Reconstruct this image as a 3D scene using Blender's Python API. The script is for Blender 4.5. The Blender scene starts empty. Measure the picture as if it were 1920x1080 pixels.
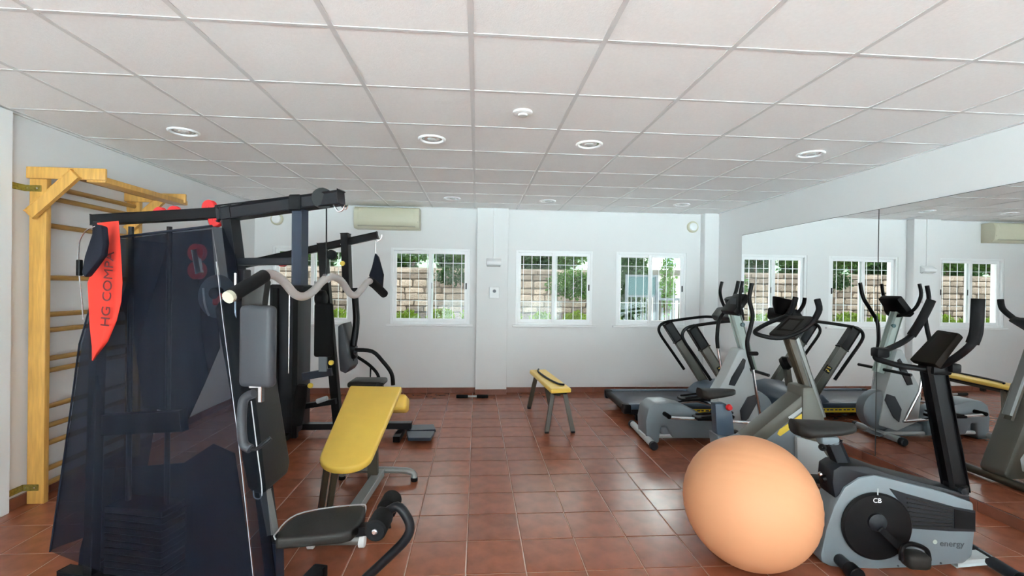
import bpy, bmesh, math, random
from mathutils import Vector as V, Matrix

random.seed(7)
sc = bpy.context.scene
COL = sc.collection

# ------------------------------------------------------------------ camera
FPX, YAW, PITCH, ROLL, CZ = 877.66, .0754, -.0034, .013, 1.54
F_ = V((math.sin(YAW) * math.cos(PITCH), math.cos(YAW) * math.cos(PITCH), math.sin(PITCH)))
R_ = V((math.cos(YAW), -math.sin(YAW), 0))
U_ = R_.cross(F_)
CR = R_ * math.cos(ROLL) + U_ * math.sin(ROLL)
CU = U_ * math.cos(ROLL) - R_ * math.sin(ROLL)
CAM = V((0, 0, CZ))
cd = bpy.data.cameras.new('camera')
cd.sensor_width = 36.0
cd.lens = FPX / 1920 * 36.0
cd.clip_start = .05
cam = bpy.data.objects.new('camera', cd)
COL.objects.link(cam)
mw = Matrix((CR, CU, -F_)).transposed().to_4x4()
mw.translation = CAM
cam.matrix_world = mw
sc.camera = cam

# ------------------------------------------------------------------ sky, sun, exposure
SKY = 2.5
w = bpy.data.worlds.new('sky')
sc.world = w
w.use_nodes = True
bg = w.node_tree.nodes['Background']
bg.inputs[0].default_value = (.975, .985, 1.0, 1)
bg.inputs[1].default_value = SKY
sd = bpy.data.lights.new('sun', 'SUN')
sd.energy = 62.0
sd.angle = .03
sd.color = (.86, .965, 1)
sun = bpy.data.objects.new('sun', sd)
COL.objects.link(sun)
sun.rotation_euler = (math.radians(50), 0, 0)
vs = sc.view_settings
vs.view_transform = 'Standard'
vs.look = 'None'
vs.gamma = 1
vs.use_curve_mapping = False
vs.exposure = 1.0
sc.cycles.diffuse_bounces = 6
sc.cycles.glossy_bounces = 5
sc.cycles.max_bounces = 12
sc.cycles.transparent_max_bounces = 16

# ------------------------------------------------------------------ measuring helpers
XL, XR, YB, YR, H = -3.09, 3.54, 6.77, -4.5, 2.648


def ray(px, py):
    return F_ + CR * ((px - 960) / FPX) - CU * ((py - 540) / FPX)


def PY(px, py, Y):                       # point on the vertical plane at depth Y
    d = ray(px, py)
    return CAM + d * (Y / d.y)


def PX(px, py, X):
    d = ray(px, py)
    return CAM + d * (X / d.x)


def PZ(px, py, Z):
    d = ray(px, py)
    return CAM + d * ((Z - CZ) / d.z)


class Plane:                             # an upright plane along a machine's long axis
    def __init__(s, p0, deg):
        a = math.radians(deg)
        s.p = V((p0[0], p0[1], 0))
        s.u = V((math.cos(a), math.sin(a), 0))
        s.v = V((-math.sin(a), math.cos(a), 0))

    def __call__(s, px, py, off=0.0):
        d = ray(px, py)
        t = ((s.p + s.v * off - CAM).dot(s.v)) / d.dot(s.v)
        return CAM + d * t


# ------------------------------------------------------------------ materials
def mat(name, col, rough=.5, metal=0.0, spec=.5, noise=0.0, nscale=20, bump=0.0, bscale=200, coat=0.0, rand=0.0, stretch=None):
    m = bpy.data.materials.new(name)
    m.use_nodes = True
    nt = m.node_tree
    b = nt.nodes['Principled BSDF']
    b.inputs['Base Color'].default_value = (*col, 1)
    b.inputs['Roughness'].default_value = rough
    b.inputs['Metallic'].default_value = metal
    b.inputs['Specular IOR Level'].default_value = spec
    if coat:
        b.inputs['Coat Weight'].default_value = coat
        b.inputs['Coat Roughness'].default_value = .1
    last = None
    tc = nt.nodes.new('ShaderNodeTexCoord')
    src = tc.outputs['Object']
    if stretch:
        mp = nt.nodes.new('ShaderNodeMapping')
        mp.inputs['Scale'].default_value = stretch
        nt.links.new(src, mp.inputs[0])
        src = mp.outputs[0]
    if noise:
        n = nt.nodes.new('ShaderNodeTexNoise')
        n.inputs['Scale'].default_value = nscale
        n.inputs['Detail'].default_value = 6
        nt.links.new(src, n.inputs['Vector'])
        r = nt.nodes.new('ShaderNodeMapRange')
        r.inputs['From Min'].default_value = .3
        r.inputs['From Max'].default_value = .7
        r.inputs['To Min'].default_value = 1 - noise
        r.inputs['To Max'].default_value = 1 + noise
        nt.links.new(n.outputs['Fac'], r.inputs['Value'])
        last = r.outputs[0]
    if rand:
        oi = nt.nodes.new('ShaderNodeObjectInfo')
        r2 = nt.nodes.new('ShaderNodeMapRange')
        r2.inputs['To Min'].default_value = 1 - rand
        r2.inputs['To Max'].default_value = 1 + rand
        nt.links.new(oi.outputs['Random'], r2.inputs['Value'])
        if last:
            mu = nt.nodes.new('ShaderNodeMath')
            mu.operation = 'MULTIPLY'
            nt.links.new(last, mu.inputs[0])
            nt.links.new(r2.outputs[0], mu.inputs[1])
            last = mu.outputs[0]
        else:
            last = r2.outputs[0]
    if last:
        vm = nt.nodes.new('ShaderNodeVectorMath')
        vm.operation = 'SCALE'
        vm.inputs[0].default_value = col
        nt.links.new(last, vm.inputs['Scale'])
        nt.links.new(vm.outputs[0], b.inputs['Base Color'])
    if bump:
        n = nt.nodes.new('ShaderNodeTexNoise')
        n.inputs['Scale'].default_value = bscale
        n.inputs['Detail'].default_value = 3
        nt.links.new(src, n.inputs['Vector'])
        bp = nt.nodes.new('ShaderNodeBump')
        bp.inputs['Strength'].default_value = bump
        bp.inputs['Distance'].default_value = .004
        nt.links.new(n.outputs['Fac'], bp.inputs['Height'])
        nt.links.new(bp.outputs[0], b.inputs['Normal'])
    return m


def mat_glass():
    m = bpy.data.materials.new('window_glass')
    m.use_nodes = True
    nt = m.node_tree
    nt.nodes.remove(nt.nodes['Principled BSDF'])
    o = nt.nodes['Material Output']
    t = nt.nodes.new('ShaderNodeBsdfTransparent')
    t.inputs[0].default_value = (.95, .98, .97, 1)
    g = nt.nodes.new('ShaderNodeBsdfGlossy')
    g.inputs['Roughness'].default_value = .02
    lw = nt.nodes.new('ShaderNodeLayerWeight')
    lw.inputs[0].default_value = .5
    pw = nt.nodes.new('ShaderNodeMath')
    pw.operation = 'POWER'
    pw.inputs[1].default_value = 5
    nt.links.new(lw.outputs['Facing'], pw.inputs[0])
    fr = nt.nodes.new('ShaderNodeMapRange')
    fr.inputs['To Min'].default_value = .012
    fr.inputs['To Max'].default_value = .8
    nt.links.new(pw.outputs[0], fr.inputs['Value'])
    mx = nt.nodes.new('ShaderNodeMixShader')
    nt.links.new(fr.outputs[0], mx.inputs[0])
    nt.links.new(t.outputs[0], mx.inputs[1])
    nt.links.new(g.outputs[0], mx.inputs[2])
    nt.links.new(mx.outputs[0], o.inputs[0])
    return m


def mat_mesh_cloth(name, col, see):
    m = bpy.data.materials.new(name)
    m.use_nodes = True
    nt = m.node_tree
    b = nt.nodes['Principled BSDF']
    b.inputs['Base Color'].default_value = (*col, 1)
    b.inputs['Roughness'].default_value = .55
    b.inputs['Specular IOR Level'].default_value = .2
    o = nt.nodes['Material Output']
    t = nt.nodes.new('ShaderNodeBsdfTransparent')
    t.inputs[0].default_value = (.86, .92, 1, 1)
    mx = nt.nodes.new('ShaderNodeMixShader')
    mx.inputs[0].default_value = see
    nt.links.new(b.outputs[0], mx.inputs[1])
    nt.links.new(t.outputs[0], mx.inputs[2])
    nt.links.new(mx.outputs[0], o.inputs[0])
    return m


def mat_leaf(name, col):
    m = mat(name, col, .5, noise=.45, nscale=3.5)
    nt = m.node_tree
    b = nt.nodes['Principled BSDF']
    tr = nt.nodes.new('ShaderNodeBsdfTranslucent')
    tr.inputs[0].default_value = (col[0] * 1.3, col[1] * 1.3, col[2] * .8, 1)
    mx = nt.nodes.new('ShaderNodeMixShader')
    mx.inputs[0].default_value = .3
    nt.links.new(b.outputs[0], mx.inputs[1])
    nt.links.new(tr.outputs[0], mx.inputs[2])
    nt.links.new(mx.outputs[0], nt.nodes['Material Output'].inputs[0])
    return m


M = dict(
    wall=mat('white_wall_paint', (.77, .77, .775), .7, bump=.05, bscale=90),
    ctile=mat('mineral_ceiling_tile', (.90, .90, .90), .85, noise=.02, nscale=60, bump=.25, bscale=160, rand=.012),
    cgrid=mat('white_ceiling_grid', (.68, .68, .68), .34),
    tile=mat('terracotta_floor_tile', (.262, .082, .041), .23, spec=.34, noise=.2, nscale=9, bump=.015, bscale=24, rand=.10),
    grout=mat('pink_grout', (.50, .31, .23), .8, noise=.1, nscale=40),
    skirt=mat('terracotta_skirting', (.22, .075, .045), .35, noise=.18, nscale=8, rand=.1),
    white=mat('white_frame', (.86, .87, .88), .35),
    sill=mat('white_sill', (.85, .85, .86), .5),
    mirror=mat('mirror_silver', (.93, .94, .94), 0.0, metal=1.0),
    edge=mat('mirror_edge', (.10, .11, .11), .4),
    wood=mat('varnished_pine', (.62, .34, .085), .38, noise=.16, nscale=9, stretch=(6, 6, .6)),
    woodl=mat('pale_pine', (.80, .53, .20), .4, noise=.14, nscale=9, stretch=(6, 6, .6)),
    rung=mat('oak_rung', (.36, .20, .05), .4, noise=.2, nscale=14, stretch=(6, .6, 6)),
    brass=mat('brass_bracket', (.33, .27, .07), .4, metal=.7, noise=.3, nscale=60),
    black=mat('black_plastic', (.005, .005, .006), .42, spec=.16),
    blacksoft=mat('black_foam', (.007, .007, .008), .85, spec=.2, bump=.2, bscale=260),
    steel=mat('dark_steel_tube', (.010, .011, .014), .36, spec=.25),
    navy=mat('navy_steel', (.014, .021, .038), .38, spec=.35),
    vinylk=mat('charcoal_vinyl', (.017, .016, .015), .5, spec=.3, bump=.12, bscale=120),
    vinylg=mat('grey_vinyl', (.042, .045, .053), .45, spec=.35, bump=.1, bscale=120),
    chrome=mat('chrome', (.72, .72, .74), .18, metal=1.0),
    satin=mat('satin_bar', (.36, .33, .315), .36, metal=.2),
    bronze=mat('bronze_paint', (.06, .048, .032), .38, spec=.4),
    silver=mat('silver_grey_paint', (.22, .225, .22), .36, metal=.15),
    greyp=mat('slate_grey_plastic', (.155, .185, .21), .42),
    greyd=mat('dark_slate_plastic', (.013, .015, .020), .45, spec=.28),
    greyl=mat('pale_grey_plastic', (.42, .45, .46), .4),
    greybl=mat('blue_grey_plastic', (.055, .085, .125), .38),
    mint=mat('pale_green_grey', (.36, .42, .39), .4),
    olive=mat('olive_grey_paint', (.095, .092, .075), .4),
    yellow=mat('yellow_vinyl', (.80, .52, .085), .45, noise=.03, nscale=12, bump=.06, bscale=160),
    yel=mat('yellow_plastic', (.82, .60, .07), .4),
    orange=mat('orange_rubber', (.70, .335, .175), .5, spec=.22, bump=.04, bscale=300),
    red=mat('red_cloth', (.62, .040, .025), .6, spec=.2, bump=.05, bscale=120),
    redp=mat('red_plastic', (.55, .018, .02), .35),
    inkd=mat('dark_print', (.10, .012, .016), .6),
    inkw=mat('white_print', (.8, .8, .8), .6),
    inkb=mat('charcoal_print', (.05, .06, .07), .6),
    mesh=mat_mesh_cloth('navy_mesh_cloth', (.004, .006, .013), .27),
    mesh2=mat_mesh_cloth('navy_mesh_lining', (.004, .006, .012), .08),
    hem=mat('navy_hem', (.008, .010, .018), .8, spec=.2),
    cream=mat('cream_plastic', (.60, .575, .44), .4),
    creamd=mat('cream_louvre', (.45, .43, .33), .5),
    cable=mat('grey_cable', (.55, .55, .56), .35),
    screen=mat('dark_display', (.010, .007, .005), .6, spec=.12),
    paper=mat('yellow_label', (.85, .60, .02), .5),
    glass=mat_glass(),
    stone=mat('sandstone', (.40, .32, .26), .9, noise=.34, nscale=9, rand=.42, bump=.6, bscale=30),
    mortar=mat('mortar', (.36, .31, .26), .95, noise=.2, nscale=12),
    terrace=mat('bounce_terrace_paving', (.60, .655, .67), .9, noise=.06, nscale=3),  # pale cool ground for the added terraces that bounce sunlight indoors
    soil=mat('soil', (.16, .11, .08), .95, noise=.3, nscale=6),
    paving=mat('outdoor_paving', (.45, .43, .40), .9, noise=.12, nscale=5),
    leafd=mat_leaf('dark_leaf', (.03, .085, .022)),
    leaf=mat_leaf('green_leaf', (.07, .165, .03)),
    leafl=mat_leaf('light_leaf', (.20, .31, .035)),
    hill=mat('wooded_slope', (.012, .028, .009), .9, noise=.5, nscale=2.5, bump=.8, bscale=3),
    bark=mat('bark', (.10, .07, .05), .9, noise=.3, nscale=12),
    render=mat('white_render', (.80, .79, .76), .8),
    teal=mat('teal_metal', (.05, .12, .13), .4),
    lamp=mat('frosted_lens', (.62, .64, .64), .25),
    reflector=mat('downlight_reflector', (.45, .46, .46), .2, metal=.7),
)


# ------------------------------------------------------------------ mesh builder
ORG = {}


def ortho(d, up=V((0, 0, 1))):
    d = d.normalized()
    if abs(d.dot(up)) > .98:
        up = V((1, 0, 0))
    s = d.cross(up).normalized()
    return d, s, s.cross(d).normalized()


class MB:
    def __init__(s):
        s.bm = bmesh.new()

    def _merge(s, b):
        me = bpy.data.meshes.new('tmp')
        b.to_mesh(me)
        b.free()
        s.bm.from_mesh(me)
        bpy.data.meshes.remove(me)
        return s

    def raw(s, vs, fs):
        vv = [s.bm.verts.new(v) for v in vs]
        for f in fs:
            try:
                s.bm.faces.new([vv[i] for i in f])
            except ValueError:
                pass
        return s

    def box(s, lo, hi, bev=0.0, seg=2):
        c = (V(lo) + V(hi)) / 2
        z = V(hi) - V(lo)
        return s.obox(c, V((1, 0, 0)), V((0, 1, 0)), V((0, 0, 1)), z, bev, seg)

    def obox(s, c, ax, ay, az, size, bev=0.0, seg=2):
        b = bmesh.new()
        bmesh.ops.create_cube(b, size=1.0)
        for v in b.verts:
            v.co = c + ax * (v.co.x * size[0]) + ay * (v.co.y * size[1]) + az * (v.co.z * size[2])
        if bev:
            bmesh.ops.bevel(b, geom=b.edges[:] + b.verts[:], offset=min(bev, min(size) * .49), segments=seg, profile=.5, affect='EDGES')
        bmesh.ops.recalc_face_normals(b, faces=b.faces[:])
        return s._merge(b)

    def beam(s, p, q, wd, ht, bev=.003, up=V((0, 0, 1))):
        p, q = V(p), V(q)
        d, sd_, u = ortho(q - p, up)
        return s.obox((p + q) / 2, d, sd_, u, ((q - p).length, wd, ht), bev, 1)

    def slab(s, pts, vec, bev=0.0, seg=2):
        b = bmesh.new()
        vec = V(vec)
        a = [b.verts.new(V(p)) for p in pts]
        c = [b.verts.new(V(p) + vec) for p in pts]
        n = len(pts)
        b.faces.new(a)
        b.faces.new(c[::-1])
        for i in range(n):
            b.faces.new((a[(i + 1) % n], a[i], c[i], c[(i + 1) % n]))
        bmesh.ops.recalc_face_normals(b, faces=b.faces[:])
        if bev:
            es = [e for e in b.edges if len(e.link_faces) == 2 and e.calc_face_angle(0) > .6]
            bmesh.ops.bevel(b, geom=es, offset=bev, segments=seg, profile=.5, affect='EDGES')
        return s._merge(b)

    def tube(s, pts, r, n=10, sub=0, caps=True, closed=False):
        pts = [V(p) for p in pts]
        if sub:
            pts = spline(pts, sub, closed)
        rs = r if isinstance(r, (list, tuple)) else [r] * len(pts)
        if len(rs) != len(pts):
            m = len(pts) - 1
            k = len(rs) - 1
            rs = [rs[min(int(i * k / m), k - 1)] * (1 - (i * k / m - min(int(i * k / m), k - 1))) + rs[min(int(i * k / m), k - 1) + 1] * (i * k / m - min(int(i * k / m), k - 1)) for i in range(m + 1)]
        rings = []
        nrm = None
        L = len(pts)
        for i, p in enumerate(pts):
            if closed:
                t = pts[(i + 1) % L] - pts[i - 1]
            else:
                t = pts[min(i + 1, L - 1)] - pts[max(i - 1, 0)]
            t.normalize()
            if nrm is None:
                nrm = ortho(t)[2]
            nrm = (nrm - t * nrm.dot(t)).normalized()
            bn = t.cross(nrm)
            rings.append([s.bm.verts.new(p + (nrm * math.cos(2 * math.pi * k / n) + bn * math.sin(2 * math.pi * k / n)) * rs[i]) for k in range(n)])
        m = L if closed else L - 1
        for i in range(m):
            a, b = rings[i], rings[(i + 1) % L]
            for k in range(n):
                s.bm.faces.new((a[k], a[(k + 1) % n], b[(k + 1) % n], b[k]))
        if caps and not closed:
            s.bm.faces.new(rings[0][::-1])
            s.bm.faces.new(rings[-1])
        return s

    def lathe(s, prof, o, axis, n=24):
        o = V(o)
        d, a, b = ortho(V(axis))
        rings = []
        for r, h in prof:
            if r < 1e-6:
                rings.append([s.bm.verts.new(o + d * h)])
            else:
                rings.append([s.bm.verts.new(o + d * h + (a * math.cos(2 * math.pi * k / n) + b * math.sin(2 * math.pi * k / n)) * r) for k in range(n)])
        for x, y in zip(rings, rings[1:]):
            if len(x) == 1 and len(y) == 1:
                continue
            for k in range(n):
                k2 = (k + 1) % n
                if len(x) == 1:
                    s.bm.faces.new((x[0], y[k2], y[k]))
                elif len(y) == 1:
                    s.bm.faces.new((x[k], x[k2], y[0]))
                else:
                    s.bm.faces.new((x[k], x[k2], y[k2], y[k]))
        return s

    def cyl(s, p, q, r, n=16, bev=.004):
        p, q = V(p), V(q)
        L = (q - p).length
        bev = min(bev, r * .4, L * .4)
        return s.lathe([(0, 0), (r - bev, 0), (r, bev), (r, L - bev), (r - bev, L), (0, L)], p, q - p, n)

    def loft(s, rings, cap=True):
        vs_ = [[s.bm.verts.new(V(p)) for p in r] for r in rings]
        n = len(vs_[0])
        for a, b in zip(vs_, vs_[1:]):
            for k in range(n):
                s.bm.faces.new((a[k], a[(k + 1) % n], b[(k + 1) % n], b[k]))
        if cap:
            s.bm.faces.new(vs_[0][::-1])
            s.bm.faces.new(vs_[-1])
        return s

    def grid(s, f, nu, nv, thick=None):
        P = [[V(f(i / nu, j / nv)) for j in range(nv + 1)] for i in range(nu + 1)]
        g = [[s.bm.verts.new(p) for p in r] for r in P]
        for i in range(nu):
            for j in range(nv):
                s.bm.faces.new((g[i][j], g[i + 1][j], g[i + 1][j + 1], g[i][j + 1]))
        if thick:
            th = V(thick)
            h = [[s.bm.verts.new(p + th) for p in r] for r in P]
            for i in range(nu):
                for j in range(nv):
                    s.bm.faces.new((h[i][j], h[i][j + 1], h[i + 1][j + 1], h[i + 1][j]))
            rim = [(i, 0) for i in range(nu)] + [(nu, j) for j in range(nv)] + [(i, nv) for i in range(nu, 0, -1)] + [(0, j) for j in range(nv, 0, -1)]
            for k in range(len(rim)):
                a, b = rim[k], rim[(k + 1) % len(rim)]
                s.bm.faces.new((g[b[0]][b[1]], g[a[0]][a[1]], h[a[0]][a[1]], h[b[0]][b[1]]))
        return s

    def build(s, name, m, parent=None, origin=None, smooth=35, recalc=True):
        if recalc:
            bmesh.ops.recalc_face_normals(s.bm, faces=s.bm.faces[:])
        o = V(ORG[parent.name]) if parent else V(origin or (0, 0, 0))
        for v in s.bm.verts:
            v.co -= o
        me = bpy.data.meshes.new(name)
        s.bm.to_mesh(me)
        s.bm.free()
        me.materials.append(M[m])
        if smooth:
            me.polygons.foreach_set('use_smooth', [True] * len(me.polygons))
            me.set_sharp_from_angle(angle=math.radians(smooth))
        ob = bpy.data.objects.new(name, me)
        COL.objects.link(ob)
        if parent:
            ob.parent = parent
        else:
            ob.location = o
        ORG[ob.name] = tuple(o)
        return ob


def spline(p, sub, closed=False):
    out = []
    L = len(p)
    m = L if closed else L - 1
    for i in range(m):
        if closed:
            a, b, c, d = p[i - 1], p[i], p[(i + 1) % L], p[(i + 2) % L]
        else:
            a, b, c, d = p[max(i - 1, 0)], p[i], p[i + 1], p[min(i + 2, L - 1)]
        for k in range(sub):
            t = k / sub
            out.append(.5 * ((2 * b) + (c - a) * t + (2 * a - 5 * b + 4 * c - d) * t * t + (3 * b - a - 3 * c + d) * t ** 3))
    if not closed:
        out.append(p[-1])
    return out


def thing(name, label, cat, loc, group=None):
    o = bpy.data.objects.new(name, None)
    o.empty_display_size = .1
    COL.objects.link(o)
    o.location = loc
    ORG[o.name] = tuple(loc)
    return tag(o, label, cat, group)


def tag(o, label=None, cat=None, group=None, kind=None):
    if label:
        o['label'] = label
    if cat:
        o['category'] = cat
    if group:
        o['group'] = group
    if kind:
        o['kind'] = kind
    return o


def struct(o, label=None):
    return tag(o, label, kind='structure')


def copy_under(o, parent, loc, scale=None, rot=None):
    c = o.copy()
    COL.objects.link(c)
    c.parent = parent
    c.location = V(loc) - V(ORG[parent.name])
    if scale:
        c.scale = scale
    if rot:
        c.rotation_euler = rot
    return c


def text(name, body, size, o, xdir, ydir, m, parent, depth=.0015, align='CENTER', bold=0.0):
    cu = bpy.data.curves.new(name, 'FONT')
    cu.body = body
    cu.size = size
    cu.align_x = align
    cu.align_y = 'CENTER'
    cu.extrude = depth
    cu.offset = bold
    t = bpy.data.objects.new('tmp_text', cu)
    COL.objects.link(t)
    dg = bpy.context.evaluated_depsgraph_get()
    me = bpy.data.meshes.new_from_object(t.evaluated_get(dg))
    bpy.data.objects.remove(t)
    x, y = V(xdir).normalized(), V(ydir).normalized()
    z = x.cross(y)
    mt = Matrix((x, y, z)).transposed().to_4x4()
    mt.translation = V(o) - V(ORG[parent.name])
    me.transform(mt)
    bm = bmesh.new()
    bm.from_mesh(me)
    bmesh.ops.remove_doubles(bm, verts=bm.verts[:], dist=1e-6)
    left = set(bm.faces)
    while left:                              # one object for each letter
        todo = [left.pop()]
        isl = []
        while todo:
            f = todo.pop()
            isl.append(f)
            for e in f.edges:
                for g in e.link_faces:
                    if g in left:
                        left.remove(g)
                        todo.append(g)
        idx = {}
        for f in isl:
            for v in f.verts:
                idx.setdefault(v, len(idx))
        m2 = bpy.data.meshes.new(name)
        m2.from_pydata([tuple(v.co) for v in idx], [], [[idx[v] for v in f.verts] for f in isl])
        m2.materials.append(M[m])
        ob = bpy.data.objects.new(name, m2)
        COL.objects.link(ob)
        ob.parent = parent
        ORG[ob.name] = ORG[parent.name]
    bm.free()


X_, Y_, Z_ = V((1, 0, 0)), V((0, 1, 0)), V((0, 0, 1))

# ================================================================== THE ROOM
WINS = [(-2.85, -1.745), (-1.223, -.098), (.566, 1.698), (2.05, 3.113)]
WZ0, WZ1 = .985, 2.07
WT = .20
b = MB()
b.box((XL - .2, YB, -.05), (XR + .2, YB + WT, WZ0))
b.box((XL - .2, YB, WZ1), (XR + .2, YB + WT, H + .25))
xs = [XL - .2] + [x for ww in WINS for x in ww] + [XR + .2]
for i in range(0, len(xs), 2):
    b.box((xs[i], YB, WZ0), (xs[i + 1], YB + WT, WZ1))
struct(b.build('wall_back', 'wall', smooth=0), 'white painted back wall with four windows')
struct(MB().box((XR, YR - .2, -.05), (XR + .2, YB, H + .25)).build('wall_right', 'wall', smooth=0), 'white wall carrying the mirror panels')
b = MB()
b.box((XL - .2, -1.6, -.05), (XL, YB, H + .25))
b.box((XL - .2, YR - .2, -.05), (XL, -4.1, H + .25))
b.box((XL - .2, -4.1, 2.5), (XL, -1.6, H + .25))
b.box((XL - .2, -4.1, -.05), (XL, -1.6, .03))
struct(b.build('wall_left', 'wall', smooth=0), 'white wall behind the wooden wall bars')
b = MB()
b.box((XL, YR - .2, -.05), (XL + .15, YR, H + .25))
b.box((XR - .15, YR - .2, -.05), (XR, YR, H + .25))
b.box((XL + .15, YR - .2, 2.5), (XR - .15, YR, H + .25))
b.box((XL + .15, YR - .2, -.05), (XR - .15, YR, .03))
struct(b.build('wall_rear', 'wall', smooth=0), 'wall behind the viewer with a wide opening added for daylight')

# floor and its tiles
fl = struct(MB().box((XL - .2, YR - .2, -.15), (XR + .2, YB + WT, -.003)).build('floor', 'grout', smooth=0), 'glossy terracotta tiled floor with pale grout')
FS, FX0, FY0, GAP = .3259, -.0376, 2.83, .0048
TW = FS - GAP
tproto = None


def tile_mesh(wd, dp, name='floor_tile'):
    m = MB()
    x, y, c = wd / 2, dp / 2, .0035
    lo = [(-x, -y, -.012), (x, -y, -.012), (x, y, -.012), (-x, y, -.012)]
    mi = [(-x, -y, -.002), (x, -y, -.002), (x, y, -.002), (-x, y, -.002)]
    to = [(-x + c, -y + c, 0), (x - c, -y + c, 0), (x - c, y - c, 0), (-x + c, y - c, 0)]
    m.raw(lo + mi + to, [(0, 1, 5, 4), (1, 2, 6, 5), (2, 3, 7, 6), (3, 0, 4, 7), (4, 5, 9, 8), (5, 6, 10, 9), (6, 7, 11, 10), (7, 4, 8, 11), (8, 9, 10, 11)])
    return m


tcache = {}
near = MB()
for r in range(-23, 13):
    for c in range(-10, 12):
        x0, x1 = FX0 + c * FS + GAP / 2, FX0 + (c + 1) * FS - GAP / 2
        y0, y1 = FY0 + r * FS + GAP / 2, FY0 + (r + 1) * FS - GAP / 2
        x0, x1, y0, y1 = max(x0, XL), min(x1, XR), max(y0, YR), min(y1, YB)
        if x1 - x0 < .02 or y1 - y0 < .015:
            continue
        cx, cy = (x0 + x1) / 2, (y0 + y1) / 2
        if r < -1 or y1 - y0 < .06:
            t = tile_mesh(x1 - x0, y1 - y0)
            for v in t.bm.verts:
                v.co += V((cx, cy, 0))
            near._merge(t.bm)
        else:
            key = (round(x1 - x0, 3), round(y1 - y0, 3))
            if key not in tcache:
                tcache[key] = tile_mesh(x1 - x0, y1 - y0).build('floor_tile', 'tile', fl, smooth=0)
                tcache[key].location = (cx, cy, 0)
            else:
                copy_under(tcache[key], fl, (cx, cy, 0))
tag(near.build('floor_tiles_beyond_view', 'tile', fl, smooth=0), kind='stuff')

# ceiling: slab, mineral tiles, metal grid
ce = struct(MB().box((XL - .2, YR - .2, H + .016), (XR + .2, YB + WT, H + .25)).build('ceiling', 'ctile', smooth=0), 'suspended white tile ceiling with metal grid')
CX0, CY0, CS = -.0389, 2.0788, .6
gx = [x for x in (CX0 + CS * k for k in range(-7, 8)) if XL + .05 < x < XR - .05]
gy = [y for y in (CY0 + CS * k for k in range(-12, 10)) if YR + .05 < y < YB - .05]
ccache = {}
ex = [XL] + gx + [XR]
ey = [YR] + gy + [YB]
for i in range(len(ex) - 1):
    for j in range(len(ey) - 1):
        wd, dp = ex[i + 1] - ex[i] - .018, ey[j + 1] - ey[j] - .018
        c = ((ex[i] + ex[i + 1]) / 2, (ey[j] + ey[j + 1]) / 2, H)
        key = (round(wd, 3), round(dp, 3))
        if key not in ccache:
            m = MB().box((-wd / 2, -dp / 2, .0035), (wd / 2, dp / 2, .018))
            ccache[key] = m.build('ceiling_tile', 'ctile', ce, smooth=0)
            ccache[key].location = c
        else:
            copy_under(ccache[key], ce, c)
for x in gx:
    MB().box((x - .012, YR, H), (x + .012, YB, H + .015)).build('grid_runner', 'cgrid', ce, smooth=0)
for y in gy:
    for i in range(len(ex) - 1):
        MB().box((ex[i] + .012, y - .0115, H + .001), (ex[i + 1] - .012, y + .0115, H + .015)).build('grid_tee', 'cgrid', ce, smooth=0)
b = MB()
b.box((XL, YB - .022, H - .004), (XR, YB, H + .012))
b.box((XL, YR, H - .004), (XL + .022, YB - .022, H + .012))
b.box((XR - .022, YR, H - .004), (XR, YB - .022, H + .012))
b.build('edge_trim', 'cgrid', ce, smooth=0)

# added out of view to shape the daylight: shading blocks, overhang, bounce terraces
struct(MB().box((XL - .2, YR - .2, H + .25), (XR + .2, YB + WT, 8.6)).build('wall_shade_upper', 'wall', smooth=0), 'unseen block above the gym, added to shade the garden')  # added block, keeps direct sun off the stone wall and hedge
struct(MB().box((XL - .2, YR - 2.7, H + .05), (XR + .2, YR - .2, H + .2)).build('shade_overhang', 'wall', smooth=0), 'unseen overhang over the rear opening, added to block the sun')  # added to keep a sun patch off the rear floor
struct(MB().box((-30, -40, -.2), (XL - .2, 14, -.06)).build('bounce_terrace_side', 'terrace', smooth=0), 'unseen pale terrace by the left opening, added to bounce sunlight')  # added reflector ground, sends sun up through the left opening
struct(MB().box((XL - .2, -40, -.2), (30, YR - .2, -.06)).build('bounce_terrace_rear', 'terrace', smooth=0), 'unseen pale terrace behind the rear opening, added to bounce sunlight')  # added reflector ground, sends sun onto the ceiling from the rear

struct(MB().box((-16, 5.2, -.2), (XL - .2, YB + WT, 8.6)).build('wall_shade_left', 'wall', smooth=0), 'unseen block to the left, added to shade the garden')  # added sun blocker for the garden's left part
struct(MB().box((XR + .2, 3.0, -.2), (18, YB + WT, 8.6)).build('wall_shade_right', 'wall', smooth=0), 'unseen block to the right, added to shade the gate and house')  # added sun blocker for the gate side of the garden

# pillars, jamb
PIL = (-.003, .44, YB - .13)
struct(MB().box((PIL[0], PIL[2], 0), (PIL[1], YB, H), .004, 1).build('trim_1', 'wall'), 'white square pillar standing between the middle windows')
struct(MB().box((3.325, YB - .14, 0), (XR, YB, H), .004, 1).build('trim_2', 'wall'), 'white boxed pillar in the corner beside the mirror')
struct(MB().box((XL, 3.17, 0), (XL + .035, 3.325, H), .004, 1).build('trim_3', 'white'), 'white full height door jamb at the left edge')

# skirting tiles
def skirting(name, label, p0, p1, nrm):
    p0, p1, nrm = V(p0), V(p1), V(nrm)
    L = (p1 - p0).length
    d = (p1 - p0) / L
    base = struct(MB().obox((p0 + p1) / 2 + nrm * .002 + Z_ * .035, d, nrm, Z_, (L, .004, .07)).build(name, 'grout', smooth=0), label)
    n = max(1, round(L / FS))
    for i in range(n):
        a, e = L * i / n + .002, L * (i + 1) / n - .002
        MB().obox(p0 + d * (a + e) / 2 + nrm * .007 + Z_ * .0385, d, nrm, Z_, (e - a, .012, .075), .003, 1).build('skirting_tile', 'skirt', base, smooth=0)


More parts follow.
